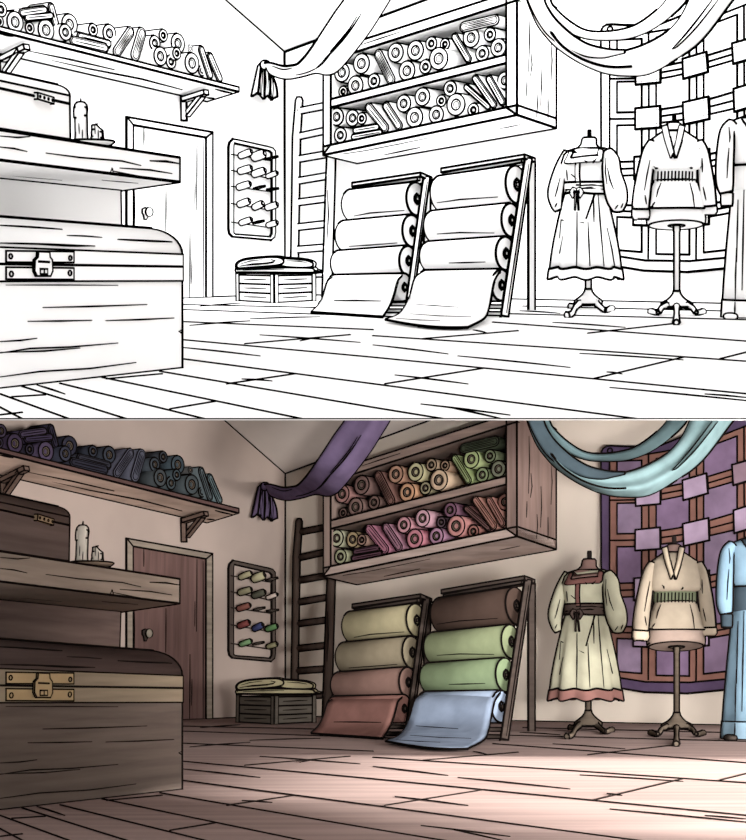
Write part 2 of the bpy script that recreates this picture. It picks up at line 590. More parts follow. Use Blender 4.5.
def table(S):
    FRt, FRb = S.dep(179.5, 157.5, 6.9), S.dep(179.5, 182, 6.9)
    FLt, FLb = S.dep(-40, 123.9, 5.15), S.dep(-40, 155.1, 5.15)
    BRb, BLb = S.dep(120.5, 190.5, 7.8), S.dep(-40, 174.5, 6.26)
    BRt, BLt = BRb + (FRt - FRb), BLb + (FLt - FLb)
    base = S.dep(120, 190, 7.6)
    base.z = 0
    T = thing(S, 'work_table', base, words(S, 'white outlined thick plank table over the big chest', 'thick grey-brown plank table over the big dark chest'), 'table')
    mb = MB().hexa([FLb, FRb, BRb, BLb], [FLt, FRt, BRt, BLt])
    strokes(S, mb, [((0, 136), (18, 137.5), (30, 136.5)), ((46, 153), (80, 157.5), (122, 161), (141, 165.5)), ((150, 160.8), (166, 161.4), (179, 163.5), 1.6), ((120, 168), (150, 170), (172, 173.5)),
                    ((0, 147), (14, 148.5), (27, 151.5)), ((113, 171), (142, 177), (160, 179)), ((109.5, 174.5), (112, 168.5), (114, 174.5), 1.5)], FLb, FRb, FRt, 1.2)
    strokes(S, mb, [((0, 174.3), (30, 177), (62, 180)), ((102, 180), (122, 181.5), (138, 183))], FLb, FRb, BRb, 1.2)
    part(S, 'table_top', mb, S.mat('wood', (126, 110, 96)), T, ink=2.0)
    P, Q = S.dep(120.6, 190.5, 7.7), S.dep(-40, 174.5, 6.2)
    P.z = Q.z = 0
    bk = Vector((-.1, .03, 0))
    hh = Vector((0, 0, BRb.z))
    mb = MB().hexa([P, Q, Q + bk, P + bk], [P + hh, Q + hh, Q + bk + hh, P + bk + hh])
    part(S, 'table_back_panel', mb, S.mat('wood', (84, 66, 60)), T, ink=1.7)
    # what stands on it
    ztop = FRt.z
    f = (FRt - FLt).normalized()
    bk = Vector((-f.y, f.x, 0)).normalized()

    def on(u, inset):
        """point on the table top below pixel column u, inset from its front edge"""
        co = FRt + bk * inset
        p = S.plane(u, 140, co, Vector((f.y, -f.x, 0)).normalized())
        return p
    # small chest
    nf = Vector((f.y, -f.x, 0)).normalized()
    co = FRt + bk * .05
    q = lambda u, v: S.plane(u, v, co, nf)
    R = q(69.4, 103.7)
    zt = ztop + .012
    B = S.plane(69.4, 120, co, nf).copy()
    B.z = zt
    L = q(-40, 120).copy()
    L.z = zt
    dd = bk * .17
    T2 = thing(S, 'small_chest', B.copy(), words(S, 'small white outlined chest on the thick table beside the candles', 'small brown chest on the thick table beside the candles'), 'chest')
    L1, R1 = q(-40, 79.5), q(69.4, 103.9)
    mb = MB().hexa([L, B, B + dd, L + dd], [L1, R1, R1 + dd, L1 + dd])
    part(S, 'box_body', mb, S.mat('wood', (92, 74, 68)), T2, ink=2.0)

    def lid(mbx, La, Ra, Lt, Rt, hgt, dep, n=10):
        """band then half dome running along the front line"""
        la, ra = [La, Lt], [Ra, Rt]
        for k in range(1, n + 1):
            t = math.pi * k / n
            o = bk * (dep / 2 * (1 - math.cos(t))) + UP * (hgt * math.sin(t))
            la.append(Lt + o)
            ra.append(Rt + o)
        la.append(La + bk * dep)
        ra.append(Ra + bk * dep)
        n2 = len(la)
        mbx.loft([la, ra], smooth=False)
    L2, R2 = q(-40, 72.2), q(69.4, 95.6)
    mb = MB()
    lid(mb, L1, R1, L2, R2, (R2 - q(69.4, 84.5)).length, .17, 16)
    mb.line([L2, R2], 1.5, False)
    part(S, 'box_lid', mb, S.mat('wood', (74, 58, 52)), T2, ink=2.0, crease=45)
    mb = MB()
    a, b = q(34, 96), q(50, 100.8)
    mb.bar(a + nf * .006, b + nf * .006, .02, .024)
    for t in (.12, .38, .64, .9):
        mb.line(circle(a.lerp(b, t) + nf * .018, f, UP, .005, 8), .9, False)
    part(S, 'clasp', mb, S.mat('metal', (140, 112, 78)), T2, ink=1.2)
    # candles on a dish
    c = on(91.5, .105)
    c.z = zt
    sc = c.y / FPX
    mb = MB().loft([circle(c + UP * (z * sc), Vector((1, 0, 0)), Vector((0, 1, 0)), r * sc, 28) for z, r in [(.2, 15), (1.5, 19), (3.6, 21.5), (4.2, 21.5), (3.0, 17), (2.4, 4)]])
    solo(S, 'candle_dish', mb, S.mat('metal', (128, 104, 84)), c.copy(), words(S, 'flat white outlined dish under the two candles', 'flat brown dish under the two candles'), 'dish', ink=1.4, crease=60)

    def candle(u, dz, prof, wick, drips, lab):
        b = c + Vector(((u - 91.5) * sc, 0, 2.6 * sc))
        prof = [(z * 1.13, r, o_) for z, r, o_ in prof]
        drips = [(x, z0 * 1.13, z1 * 1.13, r) for x, z0, z1, r in drips]
        T3 = thing(S, 'candle', b.copy(), lab, 'candle', words(S, 'outlined candles on the dish', 'cream candles on the dish'))
        m = MB().loft([circle(b + Vector((ox * sc, 0, z * sc)), Vector((1, 0, 0)), Vector((0, 1, 0)), r * sc, 16) for z, r, ox in prof])
        for (x, z0, z1, r) in drips:
            m.tube([b + Vector((x * sc, -2.2 * sc, z0 * sc)), b + Vector((x * sc, -2.4 * sc, (z0 + z1) / 2 * sc)), b + Vector((x * sc, -2.2 * sc, z1 * sc))], [r * sc * .7, r * sc, r * sc * .8], 8)
        for s in ([(-1, 8), (-1.2, 18)], [(2, 3), (2.2, 12)]):
            m.line([b + Vector((x * sc, -5.4 * sc, z * sc)) for x, z in s], .8)
        part(S, 'wax', m, S.mat('cloth', (214, 204, 188)), T3, ink=1.4, crease=50)
        top = b + Vector((prof[-1][2] * sc, 0, prof[-1][0] * sc))
        m = MB().tube([top - UP * sc, top + Vector((wick[0] * .3 * sc, 0, wick[1] * .5 * sc)), top + Vector((wick[0] * sc, 0, wick[1] * sc))], [1.1 * sc, 1.0 * sc, .7 * sc], 6)
        part(S, 'wick', m, S.ink, T3, ink=None)
    candle(81.6, 0, [(0, 7, 0), (1.5, 5.7, 0), (8, 5.2, 0), (24, 5.2, 0), (29, 5.9, 0), (32, 5.2, 0), (33.8, 3.5, 0), (34.2, 1, 0)], (.3, 4.5), [(-4.7, 30, 21, 1.2), (4.6, 30, 23, 1.2)],
           words(S, 'tall outlined candle beside the small chest', 'tall cream candle beside the small chest'))
    candle(97.2, 0, [(0, 7.2, 0), (2, 5.8, 0), (7, 4.8, .3), (10, 4.6, .3), (12, 3.2, -1.2), (15, 1.6, -2.8)], (3.8, 1.5), [(-3.2, 11, 5, 1.3), (3.6, 9, 4, 1.4)],
           words(S, 'short burnt down outlined candle, right of the tall one', 'short burnt down cream candle, right of the tall one'))


def big_chest(S):
    C0, C1 = S.fl(182, 368.2), S.fl(-40, 393.2)
    f = (C0 - C1).normalized()
    nf = Vector((f.y, -f.x, 0)).normalized()
    bk = -nf
    q = lambda u, v: S.plane(u, v, C0, nf)
    dep = .40
    T = thing(S, 'storage_chest', C0.copy(), words(S, 'big white outlined dome-lidded chest with a hasp, on the floor under the table', 'big dark dome-lidded chest with a brass hasp, on the floor under the table'), 'chest')
    L1, R1 = q(-40, 263.8), q(182, 267)
    mb = MB().hexa([C1, C0, C0 + bk * dep, C1 + bk * dep], [L1, R1, R1 + bk * dep, L1 + bk * dep])
    a, b, c = C0, C1, R1
    strokes(S, mb, [((6, 285), (60, 285), (118, 285.3), .9), ((43, 307.5), (90, 306.5), (147, 304.5)), ((28, 321.3), (60, 321), (92, 320.3)), ((106, 320.6), (140, 319.6), (174, 318)),
                    ((0, 341.5), (20, 340.5), (37, 338.3)), ((0, 353), (30, 348.5), (70, 347), (118, 343)), ((0, 352.5), (45, 351), (80, 348)), ((0, 377), (40, 371.5), (90, 368.5), (136, 362.5))], a, b, c, 1.2)
    mb.line([q(182.3, 329.5), q(178.6, 331.3), q(182.3, 333.5)], 1.6, False)
    part(S, 'chest_body', mb, S.mat('wood', (84, 71, 63)), T, ink=2.1)
    e = nf * .006
    band = S.mat('wood', (120, 104, 82))

    def strip(p, r, name):
        m = MB().hexa([p[0], p[1], p[1] - nf * .02, p[0] - nf * .02], [r[0], r[1], r[1] - nf * .02, r[0] - nf * .02])
        m.v = [x + e for x in m.v]
        part(S, name, m, band, T, label=None if S.u else 'lighter wooden band', ink=1.25)
    L0, R0 = q(-40, 281.4), q(182, 280.9)
    strip((L0, R0), (L1, R1), 'lower_band')
    L2, R2 = q(-40, 245.6), q(182, 254.3)
    strip((L1 + UP * .003, R1 + UP * .003), (L2, R2), 'lid_band')
    # domed lid
    la, ra = [L1, L2], [R1, R2]
    hl, hr = .125, .112
    n = 18
    for k in range(1, n + 1):
        t = math.pi * k / n
        for lst, p0, h in ((la, L2, hl), (ra, R2, hr)):
            lst.append(p0 + bk * (dep / 2 * (1 - math.cos(t))) + UP * (h * math.sin(t)))
    la.append(L1 + bk * dep)
    ra.append(R1 + bk * dep)
    mb = MB().loft([la, ra], smooth=True)
    bvh = BVHTree.FromPolygons(mb.v, mb.f)
    for s, w in [([(0, 225.3), (30, 227.2), (62, 229.3)], 1.6), ([(67, 235.3), (85, 236), (102, 237.3)], 1.0), ([(0, 243), (40, 244), (95, 246)], 1.3), ([(118, 239.3), (150, 241), (172, 241.8)], 1.6), ([(40, 244.5), (70, 246), (92, 246)], 1.0)]:
        mb.line([S.onto(bvh, u, v, .005) for u, v in catmull(s, 4)], w)
    part(S, 'lid', mb, S.mat('wood', (70, 54, 50)), T, ink=2.1, crease=50)
    # hasp
    brass = S.mat('metal', (150, 122, 78))
    g = nf * .004

    def plate(u0, v0, u1, v1, name, tk=.005):
        m = MB().prism([q(u0, v0) + g, q(u1, v0 + .8) + g, q(u1, v1 + .3) + g, q(u0, v1) + g], nf * tk)
        return m
    m = plate(4.3, 250.8, 72, 262.2, 'plate')
    for uu, vv in ((8.3, 256.3), (68, 258)):
        m.line(circle(q(uu, vv) + g + nf * .008, f, UP, .009, 10) + [q(uu, vv) + g + nf * .008 + f * .009], 1.2, False)
    part(S, 'hasp_plate', m, brass, T, ink=1.25, label='brass plate on the lid' if not S.u else None)
    m = plate(4.3, 267.2, 72, 279.2, 'plate')
    for uu, vv in ((9, 274), (67.6, 273)):
        m.line(circle(q(uu, vv) + g + nf * .008, f, UP, .010, 10) + [q(uu, vv) + g + nf * .008 + f * .010], 1.2, False)
    part(S, 'hasp_plate', m, brass, T, ink=1.25, label='brass plate on the box' if not S.u else None)
    m = MB().prism([q(u, v) + nf * .012 for u, v in [(34.5, 251.5), (45.5, 252), (46, 257), (48.2, 260), (48.6, 271), (46.5, 276), (33, 276), (30.6, 271), (31, 260), (34, 257)]], nf * .008)
    m.line([q(34.5, 261.5) + nf * .0205, q(45, 262) + nf * .0205], 1.6, False)
    m.line([q(u, v) + nf * .0205 for u, v in [(36, 269), (43.5, 269), (43.5, 274), (36, 274), (36, 269)]], 1.5, False)
    m.line([q(40, 269) + nf * .0205, q(40, 274) + nf * .0205], 1.2, False)
    part(S, 'hasp', m, brass, T, ink=1.3)


# ------------------------------------------------------------------ fabric: rolls and folded bolts


def fabric_roll(S, c, axis, r, length, rgb, label, group):
    """roll of cloth: layered body with a recessed face and a cardboard core of its own"""
    x = axis.cross(UP).normalized()
    y = x.cross(axis).normalized()
    n = 26
    mb = MB()
    prof = [(length, r * .97), (.0, r), (.0, r * .5), (.02, r * .48)]
    mb.loft([circle(c + axis * z, x, y, rr, n) for z, rr in prof])
    o = solo(S, 'fabric_roll', mb, S.mat('cloth', rgb), c.copy(), label, 'fabric roll', group, ink=1.15 if r * FPX / c.y > 4.6 else .6, crease=50)
    if o is None:
        return
    m = MB().loft([circle(c + axis * z, x, y, rr, 18) for z, rr in [(.03, r * .5), (.004, r * .5), (.004, r * .3), (.03, r * .27)]])
    part(S, 'core', m, S.mat('cloth', (104, 88, 74)), o, ink=.5 if r * FPX / c.y > 5 else None, crease=50)


def folded_bolt(S, p0, p1, thick, axis, length, rgb, label, group, turns=2):
    """flat folded cloth seen on its folded end: p0-p1 the middle line of that end"""
    d = (p1 - p0).normalized()
    s = d.cross(axis).normalized()

    def stad(h, inset, n=7):
        a, b = p0 + d * (h + inset), p1 - d * (h + inset)
        pts = []
        for k in range(n + 1):
            t = math.pi * k / n
            pts.append(b + s * (h * math.cos(t)) + d * (h * math.sin(t)))
        for k in range(n + 1):
            t = math.pi + math.pi * k / n
            pts.append(a + s * (h * math.cos(t)) + d * (h * math.sin(t)))
        return pts
    thick = thick * 1.15
    h = thick / 2
    mb = MB().prism(stad(h, 0), axis * length, True)
    o = solo(S, 'folded_fabric', mb, S.mat('cloth', rgb), p0.copy(), label, 'folded fabric', group, ink=1.05, crease=50)
    if o is None:
        return
    # the inner folds of the cloth stand a little proud of its end
    m = MB().prism([q - axis * .008 for q in stad(h * .62, h * .38)], axis * .02, True)
    a, b = p0 + d * h * 1.3 - axis * .012, p1 - d * h * 1.1 - axis * .012
    m.line([a, b], .85)
    if thick * FPX / p0.y > 9.5:
        m.line([a + s * h * .34, b + s * h * .34], .7)
        m.line([a - s * h * .34, b - s * h * .34], .7)
    part(S, 'inner_fold', m, S.mat('cloth', tuple(int(k * .92) for k in rgb)), o, ink=.7, crease=50)


def shelf_fabrics(S):
    ax = -S.nl
    g = words(S, 'uncoloured fabrics on the long wall shelf', 'dark fabrics on the long wall shelf')
    pu, db, bl, te = (78, 64, 92), (58, 58, 72), (74, 80, 92), (88, 102, 108)
    shade_dim = lambda q: tuple(int(k * .8) for k in q)  # darkens the rolls for the light falloff at this end, painted into colour
    rolls = [
        (1, 9.5, 6.6, 0, pu, 'upper roll of the pair at the cut-off end of the long shelf'),
        (-1, 21.5, 5, 0, pu, 'lower roll of the pair at the cut-off end of the long shelf'),
        (15, 22, 9.6, 0, (84, 66, 100), 'big roll above the first shelf bracket, beside the folded stack'),
        (29.6, 28, 5.2, .03, (62, 54, 76), 'small roll squeezed between two big rolls under the folded stack'),
        (46, 30, 9.6, 0, (106, 86, 126), 'big roll under the leaning bolt at the folded stack'),
        (69.5, 24.5, 9.6, .1, (64, 64, 88), 'big roll behind a smaller one, next to the leaning bolt'),
        (65.3, 32.2, 7.4, -.03, (72, 74, 98), 'front roll overlapping a bigger roll, next to the leaning bolt'),
        (93, 29.8, 5.6, .1, (66, 72, 90), 'small roll lying on top of the flat folded pair'),
        (109.3, 33.4, 8.2, .1, (70, 78, 96), 'roll between the flat folded pair and two leaning bolts'),
        (163.2, 35.4, 5.4, .08, bl, 'topmost small roll of the six-roll heap past the leaning bolts'),
        (154.7, 43, 6.8, .04, (80, 92, 104), 'second-row roll at the near end of the six-roll heap'),
        (160.3, 56.2, 8.5, -.02, (84, 94, 100), 'large front roll at the bottom of the six-roll heap'),
        (171, 61.6, 6.3, .05, (82, 98, 106), 'half hidden roll tucked right behind the large bottom roll'),
        (177.8, 43.3, 8.9, .08, (78, 98, 112), 'large roll on top of the heap beside the tiny roll'),
        (176.7, 53.4, 5.3, 0, (82, 102, 112), 'small roll in the middle of the heap under the large top roll'),
        (190.4, 48.6, 3.3, .06, (92, 92, 92), 'tiny roll above the last large roll'),
        (191.9, 63.1, 9.4, 0, te, 'last large roll before the bolts at the shelf end'),
        (202, 70.6, 4.8, .05, (92, 100, 102), 'small roll between the last large roll and the end bolts'),
    ]
    for u, v, r, rec, rgb, place in rolls:
        p = S.wl(u, v, .42 - rec)
        fabric_roll(S, p, ax, r * p.y / FPX * 1.04, .34 - max(rec, 0), shade_dim(rgb), words(S, 'white outlined ', 'dark coloured ') + place, g)
    W = lambda u, v, rec=0: S.wl(u, v, .42 - rec)
    folds = [
        ((19, 13.5), (47, 9.5), 7, 0, pu, 'upper flat folded cloth of the stack over the first bracket'),
        ((24, 18), (53, 15.5), 6.5, 0, (66, 54, 84), 'lower flat folded cloth of the stack over the first bracket'),
        ((56.5, 27), (50, 3), 7, .08, (56, 50, 74), 'bolt leaning over against the flat folded stack'),
        ((77, 35.5), (111, 44.5), 7, .03, db, 'upper cloth of the flat folded pair on the board'),
        ((70, 40), (108, 49), 8, 0, (52, 52, 68), 'lower cloth of the flat folded pair on the board'),
        ((114.5, 55), (132.5, 28.5), 9, 0, (84, 84, 104), 'first of two bolts leaning back mid-shelf, beside the flat folded pair'),
        ((133.5, 60), (143, 28.3), 10, 0, (90, 92, 112), 'second of two bolts leaning back mid-shelf, beside the roll heap'),
        ((211, 79), (200, 46), 7, 0, te, 'first end bolt, leaning against the last large roll'),
        ((221, 82), (208.5, 53), 7, 0, (98, 122, 128), 'outermost bolt at the free end of the long shelf'),
    ]
    for a, b, t, rec, rgb, place in folds:
        p0, p1 = W(*a, rec), W(*b, rec)
        folded_bolt(S, p0, p1, t * p0.y / FPX, ax, .3, rgb, words(S, 'white outlined ', 'dark coloured ') + place, g)


def wall_cabinet(S):
    d = .65
    F = lambda u, v, o=d: S.wb(u, v, o)
    inn = -S.nb
    base = F(324, 155)
    T = thing(S, 'open_cabinet', base.copy(), words(S, 'open white outlined wall cabinet packed with outlined rolls', 'open brown wooden wall cabinet packed with coloured rolls'), 'cabinet')
    wood = S.mat('wood', (150, 122, 110))
    woodv = S.mat('woodv', (142, 112, 102))
    # bottom board
    FL, FR, FLt, FRt = F(323.5, 155), F(517, 115), F(323.5, 146.6), F(517, 105.2)
    BL, BR = S.wb(357, 163, .01), S.wb(556, 128, .01)
    mb = MB().hexa([FL, FR, BR, BL], [FLt, FRt, BR + (FRt - FR), BL + (FLt - FL)])
    strokes(S, mb, [((343, 154), (365, 150.5), (398, 144), (430, 137.5)), ((384, 155), (420, 147.5)), ((500, 128.5), (520, 124.5))], FL, FR, BR, 1.0)
    part(S, 'bottom_board', mb, S.mat('wood', (186, 160, 148)), T, ink=1.8)
    # sides
    R2b, R2t = S.wb(556, 128, .01), S.wb(556, 8, .01)
    R3b, R3t = S.wb(546, 128.5, .01), S.wb(546, 8, .01)
    mb = MB().hexa([F(506.5, 107.5), F(517, 114.8), R2b, R3b], [F(506.5, -14), F(517, -20), R2t, R3t])
    a, b, c = F(517, 114), F(517, 0), R2b
    strokes(S, mb, [((529, 15), (529.5, 40), (528.5, 72)), ((531, 52), (532, 65), (530.5, 76)), ((541, 65), (541.5, 85), (540.5, 106)), ((551, 42), (552, 60), (551, 83)), ((537, 93), (537.5, 104), (536.5, 117)), ((527, 80), (526.5, 96)), ((548, 96), (548, 118))], a, b, c, 1.1)
    part(S, 'side_panel', mb, woodv, T, ink=1.8)
    mb = MB().hexa([F(323.5, 154.5), F(330.8, 145), S.wb(364, 160, .01), S.wb(357, 162.5, .01)], [F(323.5, 51.5), F(330.8, 52), S.wb(364, 74, .01), S.wb(357, 70, .01)])
    part(S, 'side_panel', mb, S.mat('woodv', (150, 124, 112)), T, ink=1.7)
    # top and middle boards
    e = .004
    a = [F(323.5, 52.6), F(517, -10)]
    b = [F(323.5, 62.3), F(517, .5)]
    mb = MB().hexa([b[0], b[1], b[1] + inn * .62, b[0] + inn * .62], [a[0], a[1], a[1] + inn * .62, a[0] + inn * .62])
    strokes(S, mb, [((362, 44.5), (380, 38.5), (400, 32))], a[0], a[1], b[0], 1.0)
    part(S, 'top_board', mb, wood, T, ink=1.8)
    a = [F(330.9, 99.3, d - e), F(506.4, 54.6, d - e)]
    b = [F(330.9, 107.4, d - e), F(506.4, 63, d - e)]
    mb = MB().hexa([b[0], b[1], b[1] + inn * .58, b[0] + inn * .58], [a[0], a[1], a[1] + inn * .58, a[0] + inn * .58])
    part(S, 'middle_shelf', mb, wood, T, ink=1.8)
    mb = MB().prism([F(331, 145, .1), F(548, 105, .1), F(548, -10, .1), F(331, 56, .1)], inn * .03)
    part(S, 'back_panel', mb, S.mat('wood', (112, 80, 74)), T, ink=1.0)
    # its rolls
    gu = words(S, 'uncoloured fabrics on the cabinet upper shelf', 'earthy and green fabrics on the cabinet upper shelf')
    gl = words(S, 'uncoloured fabrics on the cabinet lower shelf', 'pink and rust fabrics on the cabinet lower shelf')
    upper = [
        (342, 72.5, 8.6, 0, (168, 112, 106), 'dusty pink', 'under the hanging drape, beside the cabinet post'),
        (343.2, 91.6, 4.9, .02, (126, 92, 84), 'brown', 'smallest, low against the cabinet post'),
        (361.5, 63.6, 9.2, 0, (124, 90, 84), 'brown', 'top, between the drape and the narrow leaning bolt'),
        (355.5, 85.5, 8.8, 0, (134, 100, 92), 'dull brown', 'bottom, second one from the cabinet post'),
        (374, 81, 6.7, .02, (120, 88, 80), 'dark brown', 'bottom, touching the narrow leaning bolt'),
        (395.7, 52.7, 8.7, 0, (184, 130, 100), 'orange-brown', 'top, just past the narrow leaning bolt'),
        (415.5, 50.5, 9, 0, (190, 182, 128), 'pale yellow', 'top, big, second past the narrow leaning bolt'),
        (407, 70.8, 9, -.01, (206, 144, 100), 'orange', 'bottom, big, first past the narrow leaning bolt'),
        (425.5, 66.7, 6.4, .03, (158, 148, 108), 'olive', 'bottom, half behind the biggest roll'),
        (431.4, 43.5, 6.1, .02, (170, 140, 106), 'tan', 'top, small, above the biggest roll'),
        (438.7, 58.6, 10.2, -.01, (204, 168, 132), 'cream tan', 'bottom, biggest, beside the slim leaning bolt'),
        (445, 44.2, 5.1, .06, (176, 136, 104), 'light brown', 'top, small, next to the slim leaning bolt'),
        (471.2, 37.8, 8.8, 0, (158, 176, 108), 'lime green', 'right under the flat folded cloth'),
        (490, 34.6, 6.2, .01, (110, 124, 84), 'moss green', 'small, under the flat cloth'),
        (482.3, 53.4, 7.1, .01, (126, 144, 92), 'green', 'on the board past the slim leaning bolt'),
        (498.4, 47.6, 8.2, 0, (120, 124, 98), 'grey green', 'on the board against the far post'),
    ]
    lower = [
        (336.7, 116.8, 8, 0, (176, 178, 140), 'pale green', 'upper one at the near post'),
        (340.5, 135.2, 7, 0, (164, 168, 124), 'sage green', 'on the board at the near post'),
        (352.6, 118, 7.6, 0, (170, 144, 98), 'ochre', 'above the flat folded pair, second from the post'),
        (361.8, 118.5, 5.3, -.02, (150, 112, 96), 'small tan', 'above the flat pair, third from post'),
        (403.8, 103.5, 7.9, 0, (204, 132, 146), 'pink', 'upper, just past the two leaning pink bolts'),
        (414.6, 117.4, 9.3, -.01, (206, 116, 134), 'rose', 'big, on the board past the two leaning bolts'),
        (422.5, 96.8, 8.3, 0, (206, 148, 166), 'light pink', 'upper, between two other rolls mid-shelf'),
        (436.3, 114.6, 8.1, 0, (180, 122, 158), 'violet pink', 'on the board beside the biggest roll'),
        (441.4, 100.8, 5.3, .05, (94, 72, 84), 'dark plum', 'small, squeezed amid bigger rolls'),
        (450.2, 88.6, 7.1, .02, (124, 78, 104), 'plum', 'topmost, above the biggest roll'),
        (456, 104.6, 10.1, -.02, (200, 124, 120), 'coral', 'biggest on the lower shelf'),
        (473.4, 109.9, 6, 0, (164, 98, 88), 'rust', 'small, on the board under the leaning trio'),
        (505, 80.5, 8, .06, (150, 92, 80), 'rust brown', 'half hidden by the far post'),
    ]
    for lst, g, sh in ((upper, gu, 'upper'), (lower, gl, 'lower')):
        for u, v, r, rec, rgb, cname, place in lst:
            p = S.wb(u, v, d - .05 - rec)
            fabric_roll(S, p, inn, r * p.y / FPX * 1.04, .46 - max(rec, 0), rgb, words(S, 'outlined roll on the %s cabinet shelf, %s' % (sh, place), '%s roll on the %s cabinet shelf, %s' % (cname, sh, place)), g)
    W = lambda u, v, rec=0: S.wb(u, v, d - .05 - rec)
    folds = [
        ((393, 83.5), (376.5, 50.5), 8.5, 0, (140, 92, 82), gu, 'narrow rust bolt leaning among brown rolls, upper cabinet shelf', 'narrow outlined bolt leaning among rolls, near half of the upper cabinet shelf'),
        ((470, 62), (453, 34), 6.5, 0, (150, 172, 100), gu, 'slim green bolt leaning beside the lime roll, upper cabinet shelf', 'slim outlined bolt leaning in the far half of the upper cabinet shelf'),
        ((460, 28), (499, 19), 8.5, -.01, (62, 72, 52), gu, 'dark green folded cloth lying flat across the green rolls', 'outlined folded cloth lying flat across the rolls by the cabinet far post'),
        ((353, 131), (380, 126.5), 6, 0, (94, 58, 74), gl, 'upper dark plum cloth of the flat pair, lower cabinet shelf', 'upper outlined cloth of the flat pair, lower cabinet shelf'),
        ((351.5, 137.5), (383, 131.8), 5.5, 0, (104, 62, 80), gl, 'lower dark plum cloth of the flat pair, lower cabinet shelf', 'lower outlined cloth of the flat pair, lower cabinet shelf'),
        ((387.5, 131), (366.5, 104.5), 8, 0, (192, 110, 140), gl, 'broad magenta bolt leaning over the flat plum pair', 'outlined bolt leaning over the flat pair, lower cabinet shelf'),
        ((401, 129), (384, 103), 7.5, 0, (178, 116, 142), gl, 'mauve bolt leaning against the magenta bolt', 'outlined bolt leaning behind another, beside the big roll, lower cabinet shelf'),
        ((490.5, 108.5), (464.5, 85.5), 5.5, .03, (126, 82, 80), gl, 'lowest leaning brown bolt of the trio by the far post', 'lowest outlined bolt of the leaning trio, lower cabinet shelf'),
        ((495.5, 107.5), (473.5, 76), 6.5, 0, (184, 118, 102), gl, 'middle salmon bolt of the leaning trio by the far post', 'middle outlined bolt of the leaning trio, lower cabinet shelf'),
        ((504, 105), (487.5, 76), 6.5, 0, (170, 106, 94), gl, 'last salmon bolt of the leaning trio, touching the far post', 'last outlined bolt of the leaning trio, against the cabinet far post'),
    ]
    for a, b, t, rec, rgb, g, lo, up in folds:
        p0, p1 = W(*a, rec), W(*b, rec)
        folded_bolt(S, p0, p1, t * p0.y / FPX, inn, .42, rgb, words(S, up, lo), g)


# ------------------------------------------------------------------ against the walls


